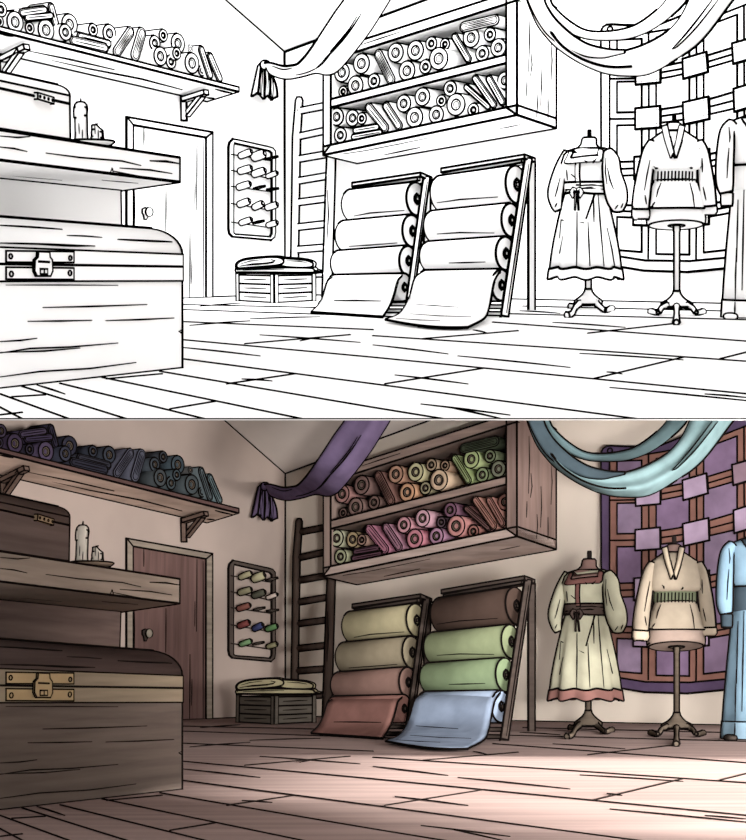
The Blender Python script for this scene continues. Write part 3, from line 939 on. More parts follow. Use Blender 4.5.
def thread_rack(S):
    d = S.nl
    outer = [(227.6, 147), (228.6, 142.5), (232, 139.2), (236, 139.8), (267, 146.7), (271.5, 148), (274, 151), (274.2, 156), (274.2, 232), (273.3, 237), (270, 239.8), (265, 239.6), (236, 237), (231.5, 236.6), (228.5, 233.6), (227.6, 229)]
    inner = [(232.3, 148), (232.4, 145.5), (233, 143), (237, 144), (265, 150.2), (268.5, 151), (270.6, 153), (270.8, 157), (270.8, 230), (270.6, 234), (269, 236.9), (264, 236.4), (237, 234.4), (234, 234.2), (232.4, 233), (232.3, 228)]
    b = S.wl(250, 190)
    T = thing(S, 'thread_rack', b, words(S, 'upright outlined frame of pegs on the wall between door and corner', 'upright dark frame of pegs on the wall between door and corner'), 'rack')
    mb = MB().ring_prism([S.wl(u, v, .004) for u, v in outer], [S.wl(u, v, .004) for u, v in inner], d * .02)
    part(S, 'frame', mb, S.mat('woodv', (92, 78, 70)), T, ink=1.25)
    rows = [(154.3, 161), (170.2, 179), (186.2, 192), (203.4, 210.5), (222, 228)]
    for a, c in rows:
        m = MB().bar(S.wl(231, a, .03), S.wl(272, c, .03), .015, .015)
        part(S, 'rail', m, S.ink if S.u else S.mat('plain', (52, 42, 38)), T, ink=None)
    spools = [((239.7, 156.2), (251.8, 151.3), 3.0, (162, 154, 112), 'pale olive', 'top row, first'), ((253, 157.7), (264.8, 153.3), 4.4, (176, 170, 124), 'fat pale olive', 'top row, second'),
              ((239, 171.6), (251.7, 167.6), 3.2, (138, 132, 96), 'olive', 'second row, first'), ((253, 174.6), (265.4, 170.2), 3.4, (84, 84, 68), 'dark grey-green', 'second row, second'),
              ((267, 176.6), (277.6, 172.6), 2.1, (220, 196, 184), 'whitish pink', 'second row, third'), ((237.7, 187.6), (250.6, 183.4), 3.0, (142, 78, 66), 'brick red', 'third row, first'),
              ((238.6, 204.8), (249.8, 200.6), 3.1, (138, 62, 58), 'dark red', 'fourth row, first'), ((253.8, 207.6), (263, 203.2), 3.1, (62, 72, 132), 'blue', 'fourth row, second'),
              ((266.5, 208), (277.6, 204.2), 2.9, (84, 138, 74), 'green', 'fourth row, third'), ((240.4, 223.2), (251.8, 219.2), 2.6, (110, 160, 100), 'light green', 'bottom row, first'),
              ((267.6, 225.4), (277.4, 222.4), 2.5, (146, 142, 98), 'small olive', 'bottom row, third')]
    pegs = [((265.5, 159.3), (278, 156.4)), ((253.5, 188.8), (265.2, 186)), ((266.5, 189.8), (278.6, 188.4)), ((252.8, 223.2), (264.2, 220.7))]
    for a, c in pegs:
        p0, p1 = S.wl(*a, .05), S.wl(*c, .2)
        m = MB().tube([p0, p0.lerp(p1, .5), p1], [.012, .017, .012], 8)
        part(S, 'peg', m, S.mat('plain', (150, 132, 118)), T, ink=.7)
    for a, c, r, rgb, cn, where in spools:
        p0, p1 = S.wl(*a, .05), S.wl(*c, .22)
        ax = (p1 - p0)
        L = ax.length
        ax.normalize()
        x = ax.cross(UP).normalized()
        y = x.cross(ax).normalized()
        rr = r * .88 * p0.y / FPX
        m = MB().loft([circle(p0 + ax * (L * z), x, y, rr * q, 14) for z, q in [(0, .7), (.06, .95), (.5, 1.05), (.86, .95), (.93, .6)]])
        o = solo(S, 'thread_spool', m, S.mat('cloth', rgb), p0.copy(), words(S, 'outlined thread spool on the peg frame, %s from the door' % where, '%s thread spool on the peg frame, %s from the door' % (cn, where)),
                 'thread spool', words(S, 'outlined thread spools', 'coloured thread spools'), ink=1.1, crease=60)
        m = MB().loft([circle(p0 + ax * (L * z), x, y, rr * .5, 10) for z in (.9, 1.0)])
        part(S, 'spool_tip', m, S.mat('plain', (50, 42, 36)), o, ink=1.0)


def ladder(S):
    b = S.fl(310, 296.9)
    T = thing(S, 'ladder', b, words(S, 'white outlined wooden ladder leaning in the corner beside the cabinet', 'dark brown wooden ladder leaning in the corner beside the cabinet'), 'ladder')
    wd = S.mat('woodv', (74, 58, 50))
    l0, l1 = S.fl(294, 296.9), S.wb(299.2, 97.5, .16)
    r0, r1 = S.fl(326.8, 297.4), S.wb(333.2, 92, .16)
    sc = l0.y / FPX
    m = MB().tube([l0, l0.lerp(l1, .5) + Vector((-.012, 0, 0)), l0.lerp(l1, .8) + Vector((-.02, 0, 0)), l0.lerp(l1, .985), l1], [3 * sc, 3.0 * sc, 3.2 * sc, 2.8 * sc, 1.4 * sc], 8)
    part(S, 'rail', m, wd, T, ink=1.5, crease=60)
    m = MB().tube([r0, r0.lerp(r1, .5), r1], [4 * sc, 3.8 * sc, 3.2 * sc], 8)
    m.line([S.p3(u, v, r0, r1, r0 + Vector((1, 0, 0)), .07) for u, v in [(327.5, 190), (328.5, 215), (327, 240)]], 1.0)
    part(S, 'rail', m, wd, T, ink=1.5, crease=60)
    for va, vb_ in [(111, 104.5), (136.5, 129.3), (159.2, 153.5), (181, 175.5), (202.5, 198.3), (227.3, 223.7), (249.7, 247.3), (274, 273.6)]:
        t = (va - 297) / (97.5 - 297)
        p = l0.lerp(l1, t)
        pa = S.plane(299.5 - 5 * (1 - t), va, p, Vector((0, 1, 0)))
        t2 = (vb_ - 297.4) / (92 - 297.4)
        p2 = r0.lerp(r1, t2)
        pb = S.plane(326.5 + 6 * t2, vb_, p2, Vector((0, 1, 0)))
        m = MB().tube([pa, pb], 2.6 * sc, 8)
        part(S, 'rung', m, wd, T, ink=1.3, crease=60)


def crate(S):
    l, c, r = S.fl(236, 301.2), S.fl(274.3, 303.4), S.fl(315.8, 301.2)
    k = l + r - c
    z = S.dep(274.3, 274.3, c.y).z
    T = thing(S, 'slatted_crate', c.copy(), words(S, 'white outlined slatted crate under the folded cloth by the corner', 'dark slatted wooden crate under the olive cloth by the corner'), 'crate')
    wd = S.mat('wood', (88, 80, 70))
    cen = (l + r) / 2
    H = UP * z

    def inset(p, t):
        return p + (cen - p) * t
    mid = [inset(p, .025) for p in (l, c, r, k)]
    names = 0
    for a, b2 in ((0, 1), (1, 2), (2, 3), (3, 0)):
        p, q = mid[a], mid[b2]
        n = ((cen - (p + q) / 2)).normalized()
        for j in range(3):
            z0, z1 = UP * (z * (.03 + j * .31)), UP * (z * (.03 + j * .31 + .295))
            m = MB().hexa([p + z0, q + z0, q + z0 + n * .02, p + z0 + n * .02], [p + z1, q + z1, q + z1 + n * .02, p + z1 + n * .02])
            if a < 2:
                m.line([p.lerp(q, .2) + z0.lerp(z1, .5) - n * .004, p.lerp(q, .8) + z0.lerp(z1, .55) - n * .004], .9)
            part(S, 'slat', m, wd, T, ink=1.1)
    for i, p in enumerate((l, c, r, k)):
        m = MB()
        q = inset(p, 0.0)
        dirs = [(mid[(i + 1) % 4] - mid[i]).normalized(), (mid[(i - 1) % 4] - mid[i]).normalized()]
        for dv in dirs:
            n = (cen - (q + dv * .3)).normalized()
            m.hexa([q, q + dv * .075, q + dv * .075 + n * .02, q + n * .02], [x + H for x in (q, q + dv * .075, q + dv * .075 + n * .02, q + n * .02)])
        part(S, 'corner_post', m, wd, T, ink=1.05)
    m = MB().hexa([inset(p, .12) + UP * .01 for p in (l, c, r, k)], [inset(p, .12) + UP * (z - .01) for p in (l, c, r, k)])
    part(S, 'crate_filling', m, S.mat('wood', (66, 58, 52)), T, ink=None)
    # folded cloth on top
    e1, e2 = (c - l).normalized(), (r - c).normalized()
    sc = cen.y / FPX
    X = Vector((1, 0, 0))
    Y = Vector((0, 1, 0))
    b = cen + UP * (z + .002)
    T2 = thing(S, 'folded_blanket', b, words(S, 'soft folded outlined cloth lying on the slatted crate', 'soft folded olive cloth lying on the slatted crate'), 'cloth')
    ol = S.mat('cloth', (158, 146, 104))
    yf = cen.y - .42
    prof = {'lower_layer': [(236.5, 273.6), (236, 271), (240, 269.6), (262, 268.8), (300, 269), (313, 269.6), (315.5, 271.6), (314.5, 273.8)],
            'turned_over_fold': [(236.4, 268.9), (236.2, 266), (239, 263), (246, 260.6), (260, 259), (275, 258.3), (281.5, 259.3), (284.6, 262), (283, 265), (276, 266.8), (262, 268.2), (245, 269.4), (239, 269.8)],
            'upper_layer': [(278, 259.4), (290, 259.9), (305, 261.3), (312.6, 263.8), (313.6, 266.3), (311, 268.6), (297, 269), (282, 267.6), (276, 264)]}
    for nm, dy, pts in (('lower_layer', 0, None), ('upper_layer', .03, None), ('turned_over_fold', -.03, None)):
        loop = [tuple(p) for p in catmull(prof[nm] + [prof[nm][0]], 3)[:-1]]
        rings = []
        for k, dd in ((.965, 0), (1, .03), (1, .40), (.96, .45)):
            cu = sum(p[0] for p in loop) / len(loop)
            cv = sum(p[1] for p in loop) / len(loop)
            rings.append([S.dep(cu + (u - cu) * k, cv + (v - cv) * k, yf + dy) + Vector((0, dd, .014)) for u, v in loop])
        m = MB().loft(rings)
        L = lambda pts, w: m.line([S.dep(u, v, yf + dy - .012) + Vector((0, 0, .014)) for u, v in pts], w)
        if nm == 'turned_over_fold':
            L([(239.5, 267.6), (252, 265.4), (266, 264.6), (273, 263.6), (275.5, 261.9), (271, 260.9)], 1.2)
            L([(247, 266.6), (258, 265.3), (268, 264.9)], 1.4)
            L([(241, 265), (250, 262.4), (262, 261)], .8)
        elif nm == 'upper_layer':
            L([(287, 262), (299, 262.6), (307, 264)], .8)
        else:
            L([(243, 271.6), (262, 270.6), (284, 270.6)], .9)
        part(S, nm, m, ol, T2, ink=1.4, crease=65)


def fabric_rack(S, cfg):
    wd = S.mat('wood', (66, 54, 48))
    yr, dy = cfg['yr'], cfg['dy']
    cfg['rolls'] = [(l_, (r_[0] + 3.5, r_[1], r_[2]), *rest) for l_, r_, *rest in cfg['rolls']]
    fl0 = S.fl(*cfg['foot'])
    T = thing(S, 'fabric_rack', fl0.copy(), cfg['label'], 'rack', words(S, 'outlined fabric racks', 'dark wooden fabric racks'))
    (u0, v0), (u1, v1), (u2, v2) = cfg['board']
    yb = cfg['yb']
    FL, FR, BR = S.dep(u0, v0, yb + .62), S.dep(u1, v1, yb), S.dep(u2, v2, yb + .45)
    BL = FL + (BR - FR)
    th = UP * (-cfg['th'] * yb / FPX)
    m = MB().hexa([FL + th, FR + th, BR + th, BL + th], [FL, FR, BR, BL])
    part(S, 'top_board', m, wd, T, ink=1.6)
    m = MB().bar(S.dep(u0 + 3, v0 + 6.3, yb + .7), S.dep(u1 - 2, v1 + 6.2, yb + .12), .03)
    part(S, 'rail', m, wd, T, ink=1.2)
    ends = []
    for k in (0, 3):
        (lu, lv, lr), (ru, rv, rr) = cfg['rolls'][k][:2]
        A, B = S.dep(lu, lv, yr[k] + dy), S.dep(ru, rv, yr[k])
        ends.append((B + (B - A).normalized() * .085, (B - A).normalized()))
    (e0, x0), (e1, x1) = ends
    q = e0 - e1
    top = e1 + q * ((FR.z + th.z - .004 - e1.z) / q.z)
    foot = e1 + q * ((0 - e1.z) / q.z)
    w = cfg['legw'] * yb / FPX
    m = MB().bar(top, foot, w, .05, up=Vector((0, 1, 0)))
    side = Vector((w * .18, 0, 0))
    m.line([top.lerp(foot, .03) + side - Vector((0, .03, 0)), top.lerp(foot, .97) + side - Vector((0, .03, 0))], 1.2)
    part(S, 'leg', m, wd, T, ink=1.5)
    for zz in (.03, .085):
        p = foot + q * (zz / q.z)
        m = MB().bar(p, p - x1 * .85, .03)
        part(S, 'crossbar', m, wd, T, ink=1.1)
    bt, bb = S.dep(*cfg['backtop'], yb + .42), S.fl(*cfg['backfoot'])
    m = MB().bar(bt, bb, cfg['legw'] * yb / FPX, .05, up=Vector((0, 1, 0)))
    part(S, 'leg', m, wd, T, ink=1.5)
    lt = S.dep(*cfg['lefttop'], yb + 1.0)
    lb = lt.copy()
    lb.z = 0
    m = MB().bar(lt, lb, .05, .05, up=Vector((0, 1, 0)))
    part(S, 'leg', m, wd, T, ink=1.2)
    for k, ((lu, lv, lr), (ru, rv, rr), rgb, lab) in enumerate(cfg['rolls']):
        A, B = S.dep(lu, lv, yr[k] + dy), S.dep(ru, rv, yr[k])
        ax = (B - A).normalized()
        x = ax.cross(UP).normalized()
        y = x.cross(ax).normalized()
        ra, rb = lr * A.y / FPX, rr * B.y / FPX
        R = thing(S, 'cloth_roll', (A + B) / 2, lab, 'fabric roll', cfg['group'])
        n = 36
        m = MB().loft([circle(A.lerp(B, t), x, y, (ra + (rb - ra) * t) * q, n) for t, q in [(0, .93), (.02, 1), (1, 1), (1.004, .97)]])
        if k < 3:
            bvh = BVHTree.FromPolygons(m.v, m.f)
            for pts in cfg['folds'][k]:
                m.line([S.onto(bvh, u, v, .004) for u, v in pts], 1.1)
        mt = S.mat('cloth', rgb)
        part(S, 'cloth', m, mt, R, ink=1.7, crease=50)
        m = MB().loft([circle(B + ax * z, x, y, q * rb, 16) for z, q in [(-.02, .3), (.012, .3), (.012, .24), (-.005, .22)]])
        part(S, 'core', m, S.ink if S.u else S.mat('plain', (48, 38, 34)), R, ink=1.2)
        m = MB().bar(B, B + ax * .016, .03)
        part(S, 'spindle', m, wd, R, ink=.9)
        if k == 3:
            rows = []
            le, re = cfg['left'], cfg['right']
            pl = [S.fl(u, v, z) if y_ is None else S.dep(u, v, y_) for u, v, y_, z in le]
            pr = [S.fl(u, v, z) if y_ is None else S.dep(u, v, y_) for u, v, y_, z in re]
            pl, pr = [Vector(p) for p in catmull(pl, 4)], [Vector(p) for p in catmull(pr, 4)]
            nc = 10
            for a, b in zip(pl, pr):
                rows.append([a.lerp(b, j / nc) + cfg['bow'](a, b, j / nc) for j in range(nc + 1)])
            m = MB().grid(rows, Vector((0, .012, -.006)))
            bvh = BVHTree.FromPolygons(m.v, m.f)
            for pts in cfg['folds'][3]:
                m.line([S.onto(bvh, u, v, .006) for u, v in pts], 1.2)
            part(S, 'unrolled_end', m, mt, R, ink=1.25, crease=60)


def racks(S):
    g = words(S, 'uncoloured rolls on the two fabric racks', 'coloured rolls on the two fabric racks')
    zero = Vector()
    names = [('khaki', 'grey-olive', 'rosy brown', 'dusty red'), ('dark brown', 'sage green', 'grass green', 'pale blue')]
    rgbs = [((136, 126, 90), (116, 104, 80), (112, 80, 70), (126, 80, 71)), ((66, 48, 40), (112, 124, 84), (103, 124, 84), (126, 146, 176))]
    pos = ['top roll', 'second roll from the top', 'third roll from the top', 'bottom roll, end spread on the floor,']

    def labs(i):
        side = ('short rack by the ladder', 'tall rack by the dresses')[i]
        return [words(S, 'outlined %s of the %s' % (p, side), '%s %s of the %s' % (c, p, side)) for c, p in zip(names[i], pos)]
    l1, l2 = labs(0), labs(1)
    fabric_rack(S, dict(
        label=words(S, 'shorter outlined leaning rack of rolls, beside the ladder', 'shorter dark leaning rack of khaki and red rolls, beside the ladder'),
        group=g, yr=[13.5, 13.3, 13.1, 12.95], dy=.45, yb=13.35, th=3.8,
        board=[(352.3, 182.8), (420.5, 172.6), (431.5, 177.3)], foot=(401.5, 314.2), legtop=(422.3, 176.5), legw=6.5, legline=((424.5, 181), (404.5, 311)),
        backtop=(427.5, 180), backfoot=(426.5, 310.5), lefttop=(357, 190),
        rolls=[((351, 206, 15.4), (412.5, 199, 16.2), rgbs[0][0], l1[0]), ((344, 236.4, 14.7), (408, 231, 15.6), rgbs[0][1], l1[1]),
               ((337.8, 263.8, 12.2), (404, 260.8, 14.4), rgbs[0][2], l1[2]), ((333.5, 288, 12.2), (400, 287.2, 13), rgbs[0][3], l1[3])],
        folds=[[[(354, 216), (370, 213), (404, 210.5)]], [[(349, 246.5), (370, 245), (397, 243)]], [], [[(334, 300.5), (355, 300.5), (381, 301)]]],
        left=[(334.5, 276.5, 13.4, 0), (328, 281.5, 13.24, 0), (323.8, 294, 13.2, 0), (319, 304, 13.2, 0), (311.3, 311.6, None, .02)],
        right=[(402, 275.6, 12.93, 0), (397.5, 281, 12.78, 0), (394, 294, 12.7, 0), (389.5, 306, 12.6, 0), (383, 316.2, None, .02)],
        bow=lambda a, b, t: zero))
    fabric_rack(S, dict(
        label=words(S, 'taller outlined leaning rack of rolls, beside the dress forms', 'taller dark leaning rack of brown, green and blue rolls, beside the dresses'),
        group=g, yr=[12.85, 12.65, 12.45, 12.3], dy=.5, yb=12.8, th=4.0,
        board=[(441.3, 168.4), (524.5, 154.4), (534.8, 158.3)], foot=(502.3, 314.6), legtop=(523, 158.5), legw=7, legline=((526, 161), (505.5, 312)),
        backtop=(531.5, 161), backfoot=(531.5, 310), lefttop=(446, 176),
        rolls=[((440.5, 194.4, 17.4), (512.5, 184.6, 18.4), rgbs[1][0], l2[0]), ((432.5, 227, 15.2), (507, 220.2, 16.3), rgbs[1][1], l2[1]),
               ((428, 256.6, 14.2), (501.5, 253.4, 16.2), rgbs[1][2], l2[2]), ((424.5, 285, 14), (497, 285, 15.2), rgbs[1][3], l2[3])],
        folds=[[[(437, 202.8), (460, 199.5), (497.5, 197)]], [[(437, 234), (460, 232.5), (494, 233)]], [[(449, 263), (465, 262.6), (485, 262)]],
               [[(416, 304.5), (435, 306), (458, 307.3)], [(410.5, 314), (440, 316.3), (471, 317)], [(396, 318.5), (420, 320.4), (440, 321)]]],
        left=[(425, 271.2, 12.77, 0), (415.5, 278, 12.62, 0), (410.8, 293, 12.55, 0), (406, 304, 12.5, 0), (398.5, 314, None, .05), (386, 319.4, None, .025)],
        right=[(500.5, 270.3, 12.3, 0), (494.3, 281, 12.12, 0), (491.3, 296, 12.0, 0), (489, 308, 11.8, 0), (484.5, 318, None, .04), (468, 326.8, None, .025)],
        bow=lambda a, b, t: Vector((0, -.75 * math.sin(math.pi * t) * max(0, 1 - max(a.z, b.z) / .06), 0))))


# ------------------------------------------------------------------ quilt and drapes


def lerp_tab(tab, x):
    if x <= tab[0][0]:
        return tab[0][1]
    for (x0, y0), (x1, y1) in zip(tab, tab[1:]):
        if x <= x1:
            return y0 + (y1 - y0) * (x - x0) / (x1 - x0)
    return tab[-1][1]


def quilt(S):
    T = thing(S, 'patchwork_hanging', S.wb(640, 270, .04), words(S, 'large outlined patchwork hanging with woven bands behind the dress forms', 'large purple patchwork hanging with rust bands behind the dress forms'), 'wall hanging')
    n = S.nb
    out = [(602.8, 36), (603.2, 31), (605, 27.5), (608.5, 25.2), (613, 24.8), (628, 25.6), (645, 25.6), (663, 24.3), (680, 17.5), (700, 9), (730, -4), (790, -32), (790, 258), (746, 265.5), (727, 268.3), (689, 272), (646, 270.6), (621, 266.5), (609, 261), (603.6, 253)]
    mb = MB().prism([S.wb(u, v, .02) for u, v in out], n * .04)
    mb.line(circle(S.wb(610, 29.3, .063), S.eb, UP, .03, 10) + [S.wb(610, 29.3, .063) + S.eb * .03], 1.4, False)
    part(S, 'border', mb, S.mat('cloth', (88, 66, 104)), T, ink=1.8, sil=False)
    band = [(610.3, 37.5), (630, 35.5), (648, 33), (666, 30), (683, 26.5), (700, 21.5), (723, 14), (746, 5), (790, -14), (790, 245), (746, 254.8), (727, 257.6), (690, 261), (646, 260.4), (621, 256.5), (610.3, 253)]
    mb = MB().prism([S.wb(u, v, .06) for u, v in band], n * .01)
    rows_b = [[(617, 40), (642, 39), (657, 37.5), (690, 29.5), (704, 27.5), (737, 15), (790, -5)],
              [(617, 82), (642, 81.5), (661, 79), (684, 74.3), (708, 68), (733, 60.7), (790, 43)],
              [(617, 125.5), (642, 125), (661, 123), (684, 120), (709, 114.6), (735, 108.8), (790, 92)],
              [(617, 176), (642, 175), (661, 174), (684, 171), (710, 167.5), (735, 161), (790, 148)],
              [(617, 217), (642, 218), (661, 219), (690, 219.5), (710, 217), (735, 212), (790, 202)]]
    rows_t = [None,
              [(617, 75.5), (642, 75), (661, 66), (684, 62.5), (708, 55.4), (733, 47.7), (790, 30)],
              [(617, 112.5), (642, 112), (661, 109.4), (684, 106), (709, 99.4), (734, 92), (790, 75)],
              [(617, 162), (642, 161.2), (661, 160), (684, 157), (710, 154.7), (735, 148), (790, 135)],
              [(617, 205), (642, 205.5), (661, 206), (690, 206), (710, 204), (735, 199.5), (790, 190)],
              [(617, 250), (642, 252), (657, 254), (690, 254.6), (704, 252.5), (735, 249), (790, 240)]]
    colsx = [(617.6, 642), (656.7, 689.7), (704.2, 737.5), (752, 790)]
    B = lambda u, v: S.wb(u, v, .0735)
    for r in range(1, 5):
        us = [610.5, 617, 642, 661, 684, 709, 735, 790]
        mb.line([B(u, (lerp_tab(rows_t[r], u) + lerp_tab(rows_b[r], u)) / 2) for u in us], 1.5, False)
    for u in (648.6, 696.4, 744):
        mb.line([B(u, lerp_tab([(610, 37.5), (666, 30), (700, 21.5), (746, 5)], u)), B(u + .5, 150), B(u - .3, lerp_tab([(621, 256.5), (690, 261), (746, 254.5)], u))], 1.5, False)
    part(S, 'woven_bands', mb, S.mat('cloth', (146, 92, 78)), T, ink=1.6, sil=False)
    pu = [(132, 104, 140), (140, 114, 148), (128, 98, 138)]
    for ci, (x0, x1) in enumerate(colsx):
        for r in range(5):
            tb, bb = rows_b[r], rows_t[r + 1]
            pts = [(x0, lerp_tab(tb, x0)), ((x0 + x1) / 2, lerp_tab(tb, (x0 + x1) / 2)), (x1, lerp_tab(tb, x1)), (x1, lerp_tab(bb, x1)), ((x0 + x1) / 2, lerp_tab(bb, (x0 + x1) / 2)), (x0, lerp_tab(bb, x0))]
            mb = MB().prism([S.wb(u, v, .07) for u, v in pts], n * .008)
            part(S, 'patch', mb, S.mat('cloth', pu[(ci + r) % 3]), T, ink=1.6, sil=False)
    sq = [[(636.4, 62), (661, 60), (661, 82.6), (636.4, 84.8)], [(683.2, 59), (707, 52), (708.6, 72), (684, 79)], [(732.7, 43.5), (760, 36), (761, 56), (734, 64)],
          [(636, 108.5), (660.7, 106), (661, 127.6), (636, 129.3)], [(683.5, 102.6), (709, 96.7), (710, 119), (684.5, 124.6)], [(734.2, 89), (760, 81), (761, 104), (735, 112)],
          [(635, 157), (660, 155), (660, 177), (635, 179.2)], [(685, 154), (709.8, 149), (710.2, 173.5), (686, 177)], [(734.5, 143), (760, 137), (761, 158), (735, 164)],
          [(634, 206), (659, 207), (659, 226), (634, 225)], [(685, 214.5), (709.5, 212.5), (709.5, 224), (686, 227)], [(735, 199), (760, 194), (760, 214), (735, 219)]]
    for k, pts in enumerate(sq):
        mb = MB().prism([S.wb(u, v, .0745) for u, v in pts], n * .014)
        part(S, 'square_patch', mb, S.mat('cloth', (176, 146, 182) if k != 2 else (150, 116, 136)), T, label='pale lavender square' if not S.u else None, ink=1.8, sil=False)


def sheet_between(S, pairs, ydep, nc=12, bulge=.12, wav=2.0, m=4, sag=0):
    """rows across a hanging cloth between two contours; ydep(t) its distance, t along the cloth"""
    pp = catmull([a + b for a, b in pairs], m)
    rows = []
    for i, (u0, v0, u1, v1) in enumerate(pp):
        t = i / (len(pp) - 1)
        y = ydep(t)
        row = []
        for j in range(nc + 1):
            s = j / nc
            dy = -bulge * math.sin(math.pi * s) - bulge * .28 * math.sin(wav * 2 * math.pi * s + 1.2)
            row.append(S.dep(u0 + (u1 - u0) * s, v0 + (v1 - v0) * s, y + dy))
        rows.append(row)
    return rows


def drapes(S):
    # purple drape pinned to the wall of the door
    T = thing(S, 'hanging_drape', S.wl(265, 63, .05), words(S, 'outlined cloth pinned at the corner and swept up to the ceiling', 'purple cloth pinned at the corner and swept up to the ceiling'), 'drape')
    pw = S.mat('cloth', (104, 84, 124))
    yk = S.wl(265, 63, .12).y
    pairs = [((263.8, 63), (266.5, 67)), ((270.5, 63), (271, 74)), ((282.7, 66), (286, 78.4)), ((291, 65.4), (302, 76)), ((297, 64), (316, 72.5)), ((303, 58.5), (329, 74.2)), ((310.6, 49), (341, 67)), ((324.5, 28), (367, 34.5)), ((335, 12), (381, 13)), ((343.7, 0), (389, 0)), ((352, -14), (398, -16)), ((362, -30), (409, -34))]
    rows = sheet_between(S, pairs, lambda t: yk + (15.6 - yk) * min(1, t * 1.7), 14, .10, 1.5)
    mb = MB().grid(rows, Vector((0, .03, 0)))
    bvh = BVHTree.FromPolygons(mb.v, mb.f)
    for pts, w in [([(361, 14), (352, 28), (341, 42), (326, 58), (319, 67)], 1.4), ([(357.5, 15.5), (349, 29), (338, 42.5), (330, 51.5)], 1.1), ([(316, 68.5), (322, 63.5), (330, 54.5)], 1.5), ([(316, 68.5), (306, 72.6), (296, 75)], 1.3), ([(272, 66), (283, 69.5), (292, 68)], 1.0)]:
        mb.line([S.onto(bvh, u, v, .016) for u, v in catmull(pts, 4)], w)
    part(S, 'swag', mb, pw, T, ink=1.8, crease=70)
    top = [(259.6, 66), (261.2, 64), (263, 63), (265, 63), (267, 64.5), (269, 68), (271, 73), (273, 77)]
    bot = [(253, 95.8), (258, 92.8), (261.3, 94.4), (264.5, 98.4), (267.2, 95), (269.6, 96), (272.3, 98.8), (277.5, 96.6)]
    rows = []
    for i in range(7):
        t = i / 6
        row = []
        for j, (a, b) in enumerate(zip(top, bot)):
            u = a[0] + (b[0] - a[0]) * t
            v = a[1] + (b[1] - a[1]) * t
            row.append(S.wl(u + (1.2 * math.sin(math.pi * t) if j > 3 else 0), v, .10 + .05 * (j % 2) * (.3 + t)))
        rows.append(row)
    mb = MB().grid(rows, -S.nl * .025)
    for pts in ([(262.5, 68), (260, 80), (260.5, 93)], [(265.5, 69), (266, 82), (265, 96)], [(268, 73), (270.5, 84), (271.8, 97)]):
        mb.line([S.wl(u, v, .19) for u, v in pts], 1.0)
    part(S, 'tail', mb, pw, T, ink=1.6, crease=70)
    m = MB().pillow(S.wl(265, 65, .16), S.el * .04, S.nl * .05, UP * .045, .9, 14, 8)
    part(S, 'knot', m, pw, T, ink=1.4, crease=80)

    # teal swags
    T = thing(S, 'ceiling_swag', S.dep(629, 75, 13.0), words(S, 'outlined cloth looping in two swags over the dress forms', 'teal cloth looping in two swags over the dress forms'), 'drape')
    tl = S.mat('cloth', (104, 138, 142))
    pairs = [((538, -16), (524, -14)), ((544.5, 6), (529, 3)), ((551, 17), (537.5, 23)), ((559, 27), (547, 36)), ((570, 44), (559, 48)), ((583, 52.5), (580.5, 62)), ((602, 55), (604, 72)), ((623, 52), (627, 75)), ((645, 45), (650, 73)), ((667, 32.5), (676, 58.5)), ((680.6, 18), (702, 39)), ((690, 0), (732, 0)), ((699, -22), (752, -24))]
    rows = sheet_between(S, pairs, lambda t: 13.0 - .5 * math.sin(math.pi * t), 14, .14, 1.5)
    mb = MB().grid(rows, Vector((0, .035, 0)))
    bvh = BVHTree.FromPolygons(mb.v, mb.f)
    for pts, w in [([(672, 49), (684, 36), (697, 20), (712, 0)], 1.4), ([(672, 49), (678, 46), (694, 30), (708, 13), (718, 0)], 1.2), ([(533, 2), (543, 20), (556, 37)], 1.2)]:
        mb.line([S.onto(bvh, u, v, .016) for u, v in catmull(pts, 4)], w)
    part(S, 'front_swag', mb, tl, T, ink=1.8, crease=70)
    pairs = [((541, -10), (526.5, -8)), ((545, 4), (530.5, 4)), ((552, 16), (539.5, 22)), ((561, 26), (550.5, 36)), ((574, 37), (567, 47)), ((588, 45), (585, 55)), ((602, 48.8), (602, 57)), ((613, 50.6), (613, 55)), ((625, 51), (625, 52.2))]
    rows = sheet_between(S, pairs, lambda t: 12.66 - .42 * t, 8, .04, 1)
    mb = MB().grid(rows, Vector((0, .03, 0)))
    part(S, 'shaded_inner_side', mb, S.mat('cloth', (58, 76, 86)), T, ink=1.7, crease=70, label=None if S.u else 'inner side of the cloth, shade painted in dark slate')  # inner side of the swag, with its shade painted in as dark slate
    pairs = [((541, -16), (534, -14)), ((548.5, -2), (541, 2)), ((553, 7), (550, 14)), ((568.5, 21.5), (566, 29)), ((587, 31.5), (585, 37.5)), ((611, 32), (608, 39.4)), ((634, 26.5), (632, 37)), ((653, 14), (657, 26)), ((667, 0), (684, 3)), ((676, -18), (694, -18))]
    rows = sheet_between(S, pairs, lambda t: 13.7 - .3 * math.sin(math.pi * t), 10, .08, 1)
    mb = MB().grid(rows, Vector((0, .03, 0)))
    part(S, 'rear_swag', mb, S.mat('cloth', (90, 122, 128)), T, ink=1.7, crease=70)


# ------------------------------------------------------------------ dress forms


def ell(S, u, v, hw, y0, ratio, n=40, yaw=0, wave=0, wn=0, wph=0, dy=0, zw=0, tilt=0):
    c = S.dep(u, v, y0)
    c.y = y0 + dy
    c = S.dep(u, v, y0 + dy)
    a = hw * y0 / FPX
    pts = []
    for k in range(n):
        t = 2 * math.pi * k / n
        f = 1 + wave * math.cos(wn * t + wph)
        x, y = a * math.cos(t) * f, a * ratio * math.sin(t) * f
        # straighten the horizontal ring against this room's own up axis
        pts.append(Vector((c.x + x * math.cos(yaw) - y * math.sin(yaw), c.y + x * math.sin(yaw) + y * math.cos(yaw), c.z + zw * y0 / FPX * math.cos(wn * t + wph) - tilt * y)))
    return pts


